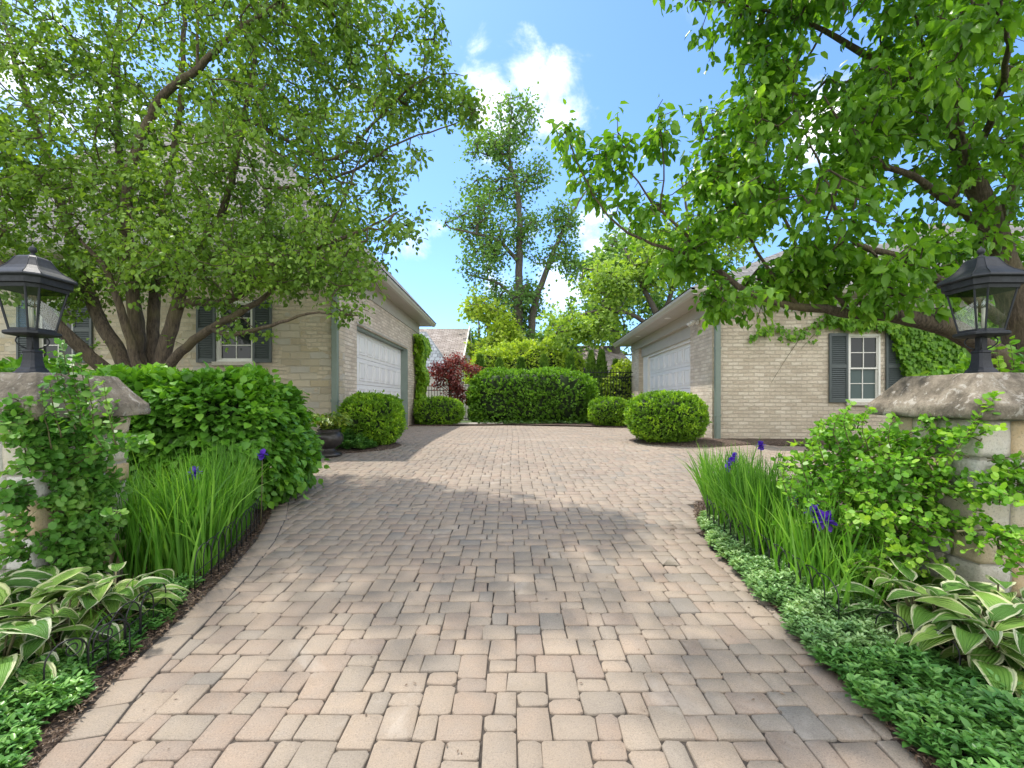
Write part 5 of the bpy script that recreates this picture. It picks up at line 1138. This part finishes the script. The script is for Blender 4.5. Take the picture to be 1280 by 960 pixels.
# ================================================================== ground cover
def cover(label, poly, n, L, mat, hmax, name='ground_cover'):
    poly = np.array(poly); lo, hi = poly.min(0), poly.max(0); P = rng.uniform(lo, hi, (n*3, 2)); ins = np.zeros(len(P), bool); j = len(poly)-1
    for i in range(len(poly)):
        xi, yi = poly[i]; xj, yj = poly[j]; cnd = ((yi > P[:, 1]) != (yj > P[:, 1])) & (P[:, 0] < (xj-xi)*(P[:, 1]-yi)/(yj-yi+1e-12)+xi); ins ^= cnd; j = i
    P = P[ins][:n]
    # distance to the boundary thins and lowers the edge
    dm = np.full(len(P), 9.)
    for i in range(len(poly)):
        a, b = poly[i], poly[(i+1) % len(poly)]; ab = b-a; t = np.clip(((P-a)@ab)/(ab@ab), 0, 1); dm = np.minimum(dm, np.linalg.norm(P-(a+t[:, None]*ab), axis=1))
    nn = np.array([noise.noise(Vector((p[0]*5, p[1]*5, 1))) for p in P]); keep = (dm+nn*.10 > .015); P, dm, nn = P[keep], dm[keep], nn[keep]
    h = hmax*(.35+.65*np.clip(dm/.2, 0, 1))*(1+.8*nn); per = 7; n = len(P)
    z = gz(P[:, 1])+h*rng.uniform(.35, 1, n); Q = np.repeat(np.stack([P[:, 0], P[:, 1], z], 1), per, 0); lay = np.tile(np.arange(per), n)
    a = np.repeat(rng.random(n)*6.283, per)+lay*2.4; el = .15+.25*(lay//2)*.6; tilt = np.repeat(rng.normal(0, .35, (n, 2)), per, 0)
    D = np.stack([np.cos(a)+tilt[:, 0], np.sin(a)+tilt[:, 1], el+.1], 1); Q[:, 2] += lay*.005
    NN = unit(np.array([0,0,1.])+rng.normal(0,.25,Q.shape)); sz = L*1.3*rng.uniform(.6, 1.2, len(Q))*np.where(lay > 4, .7, 1)
    return setp(leaves(name, Q, D, NN, sz, mat, tpl=LEAF6, wid=.62, rnd=np.clip(np.repeat(rng.random(n)*.6, per)+np.where(lay > 4, .35, 0.05), 0, 1)), label, 'ground cover', kind='stuff')
cover('dark green vinca ground cover at the lower left beside the driveway', [(-1.50, 1.0), (-1.56, 1.5), (-1.66, 1.72), (-1.72, 1.95), (-1.95, 2.1), (-3.3, 2.2), (-3.3, 1.0)], 6500, .030, M['vinca'], .11)
cover('small patch of vinca between the left hosta and the iris', [(-1.74, 2.0), (-1.76, 2.45), (-1.90, 2.9), (-2.3, 2.8), (-2.2, 2.2)], 700, .026, M['vinca'], .09)
cover('pale leaved vinca ground cover along the right edge of the driveway', [(1.36, 2.05), (1.40, 2.5), (1.44, 3.0), (1.49, 3.5), (1.58, 4.0), (1.76, 4.35), (1.85, 3.6), (1.85, 3.0), (2.0, 2.5), (2.0, 2.05)], 4600, .028, M['vincaR'], .13)
cover('green vinca ground cover at the lower right beside the driveway', [(1.29, 1.0), (1.32, 1.6), (1.36, 2.08), (1.95, 2.12), (2.6, 2.0), (3.2, 2.0), (3.2, 1.0)], 5000, .031, M['vinca'], .13)
cover('leafy undergrowth below the bright shrub and right pillar', [(1.8, 2.4), (1.8, 3.6), (3.8, 3.8), (3.8, 2.2), (2.3, 2.3)], 2600, .04, M['shrub'], .10)
cover('perennials at the foot of the clipped shrub beside the urn', [(-3.15, 7.95), (-2.5, 7.9), (-2.35, 8.3), (-2.9, 8.5), (-3.3, 8.4)], 520, .055, M['vinca'], .26)
cover('white speckled ground cover under the far clipped hedge', [(-1.3, 15.62), (2.4, 15.6), (2.4, 16.0), (-1.3, 16.0)], 260, .05, M['vincaR'], .12)
# dry leaf litter strips at the bed edges
def litter(label, tab, side, y0, y1, n, w_):
    y = rng.uniform(y0, y1, n); x = np.interp(y, tab[:, 0], tab[:, 1])+side*(.0+rng.random(n)**1.6*w_); P = np.stack([x, y, gz(y)+.016+rng.random(n)*.022], 1)
    D = rand_unit(n); D[:, 2] *= .25; setp(leaves('leaf_litter', P, D, unit(np.array([0,0,1.])+rng.normal(0,.4,P.shape)), rng.uniform(.010, .032, n), M['litter'], tpl=LEAF4, wid=.35), label, 'litter', kind='stuff')
litter('dry leaves and twigs along the left bed edge', LEFT, -1, .9, 4.6, 5200, .24)
litter('dry leaves and twigs along the right bed edge', RIGHT, 1, .9, 4.7, 4200, .16)
# ================================================================== wire hoop edging
def edging(label, pts, hoop=.20, h=.27, scroll=None):
    P = np.array(pts, float); d = np.concatenate([[0], np.cumsum(np.linalg.norm(np.diff(P, axis=0), axis=1))]); root = empty('hoop_edging', on(P[0][0], P[0][1]), label=label, cat='garden edging', group='black wire hoop edging along the beds'); rl = np.array(on(P[0][0], P[0][1]))
    at_ = lambda s: np.array([np.interp(s, d, P[:, 0]), np.interp(s, d, P[:, 1])]); s = 0; k = 0
    while s+hoop <= d[-1]:
        m = MB(); q = []
        for a in np.linspace(0, math.pi, 13):
            p = at_(s+hoop/2-hoop/2*math.cos(a)); q.append(np.array([p[0], p[1], float(gz(p[1]))+h-hoop*.42+hoop*.42*math.sin(a)])-rl)
        p0, p1 = at_(s), at_(s+hoop); q = [np.array([p0[0], p0[1], float(gz(p0[1]))-.03])-rl]+q+[np.array([p1[0], p1[1], float(gz(p1[1]))-.03])-rl]
        m.tube(q, .0032, 6); m.build('hoop', M['black'], root); s += hoop*.52; k += 1
    for z in (.07, .13):
        m = MB(); m.tube([np.array([*at_(t), float(gz(at_(t)[1]))+z])-rl for t in np.linspace(0, d[-1], 40)], .0028, 5); m.build('rail', M['black'], root)
    return root
edging('black wire hoop edging before the left iris clump', [(-1.88, 2.75), (-1.92, 3.0), (-1.98, 3.3), (-2.07, 3.7), (-2.2, 4.1)])
edging('black wire hoop edging half buried in the left hosta', [(-1.78, 1.95), (-1.80, 2.2), (-1.84, 2.5)], h=.24)
edging('black wire hoop edging before the right iris clump', [(1.62, 2.3), (1.62, 2.7), (1.62, 3.1), (1.62, 3.5), (1.64, 3.9), (1.75, 4.15)])
def scroll_panel(label, p, ang):
    root = empty('scroll_edging', on(p[0], p[1]), ang, label=label, cat='garden edging', group='black wire hoop edging along the beds')
    for sx in (-1, 1):
        m = MB(); q = [(sx*.16, 0, -.05), (sx*.16, 0, .14)]
        for a in np.linspace(0, math.pi*1.0, 9): q.append((sx*(.085+.075*math.cos(a)), 0, .14+.075*math.sin(a)))
        q.append((sx*.01, 0, .05)); m.tube(q, .0035, 6); m.build('hoop', M['black'], root)
        m = MB(); q = []
        for a in np.linspace(0, math.pi*3, 26): r_ = .04*(1-a/14); q.append((sx*(.062+r_*math.cos(a+1)), 0, .17+r_*math.sin(a+1)))
        m.tube(q, .003, 6); m.build('scroll', M['black'], root)
    m = MB(); m.tube([(-.2, 0, .03), (.2, 0, .03)], .003, 6); m.build('rail', M['black'], root); return root
scroll_panel('black wire edging with curled scroll tops amid vinca before the right hosta', (1.78, 2.05), R(-70))
scroll_panel('black curled wire edging leaning out of the left hosta towards the driveway', (-1.80, 1.98), R(75))
n = 420; y = rng.uniform(1.0, 9.0, n)**1.0; x = rng.uniform(-1, 1, n); x = np.where(x < 0, -(1-(1+x)**2)*1.0, (1-(1-x)**2))*1.0; x = x*np.where(x < 0, 1.75, 1.4)
P = np.stack([x, y, gz(y)+.004], 1); D = rand_unit(n); D[:, 2] *= .15
setp(leaves('leaf_litter', P, D, unit(np.array([0,0,1.])+rng.normal(0,.2,P.shape)), rng.uniform(.006, .022, n), M['litter'], tpl=LEAF4, wid=.5), 'tiny dry leaf scraps scattered over the driveway', 'litter', kind='stuff')
# ================================================================== urn
U0 = empty('planter_urn', on(-2.98, 7.55), label='dark glazed urn with a leafy fern beside the clipped shrub at the left garage', cat='urn')
m = MB(); m.lathe([(.20, 0), (.205, .03), (.19, .05), (.13, .075), (.10, .11), (.10, .13), (.13, .15), (.19, .19), (.225, .25), (.23, .30), (.215, .35), (.18, .39), (.165, .405), (.185, .42), (.185, .435), (.15, .435), (.15, .40)], (0,0,0), 32); m.build('pot', M['urn'], U0)
m = MB(); m.lathe([(.149, .39), (.149, .41)], (0,0,0), 24); m.build('soil', M['soil'], U0)
n = 520; a = rng.random(n)*6.283; t = rng.random(n); rr_ = .05+.27*t; P = np.stack([rr_*np.cos(a), rr_*np.sin(a), .42+.28*np.sin(t*2.4)*rng.uniform(.5, 1, n)], 1)
leaves('plant', P, np.stack([np.cos(a), np.sin(a), .5-t], 1)+rng.normal(0,.3,(n,3)), unit(np.array([0,0,1.])+rng.normal(0,.4,(n,3))), rng.uniform(.06, .12, n), M['fern'], U0, wid=.6)
print('objects', len(bpy.data.objects))
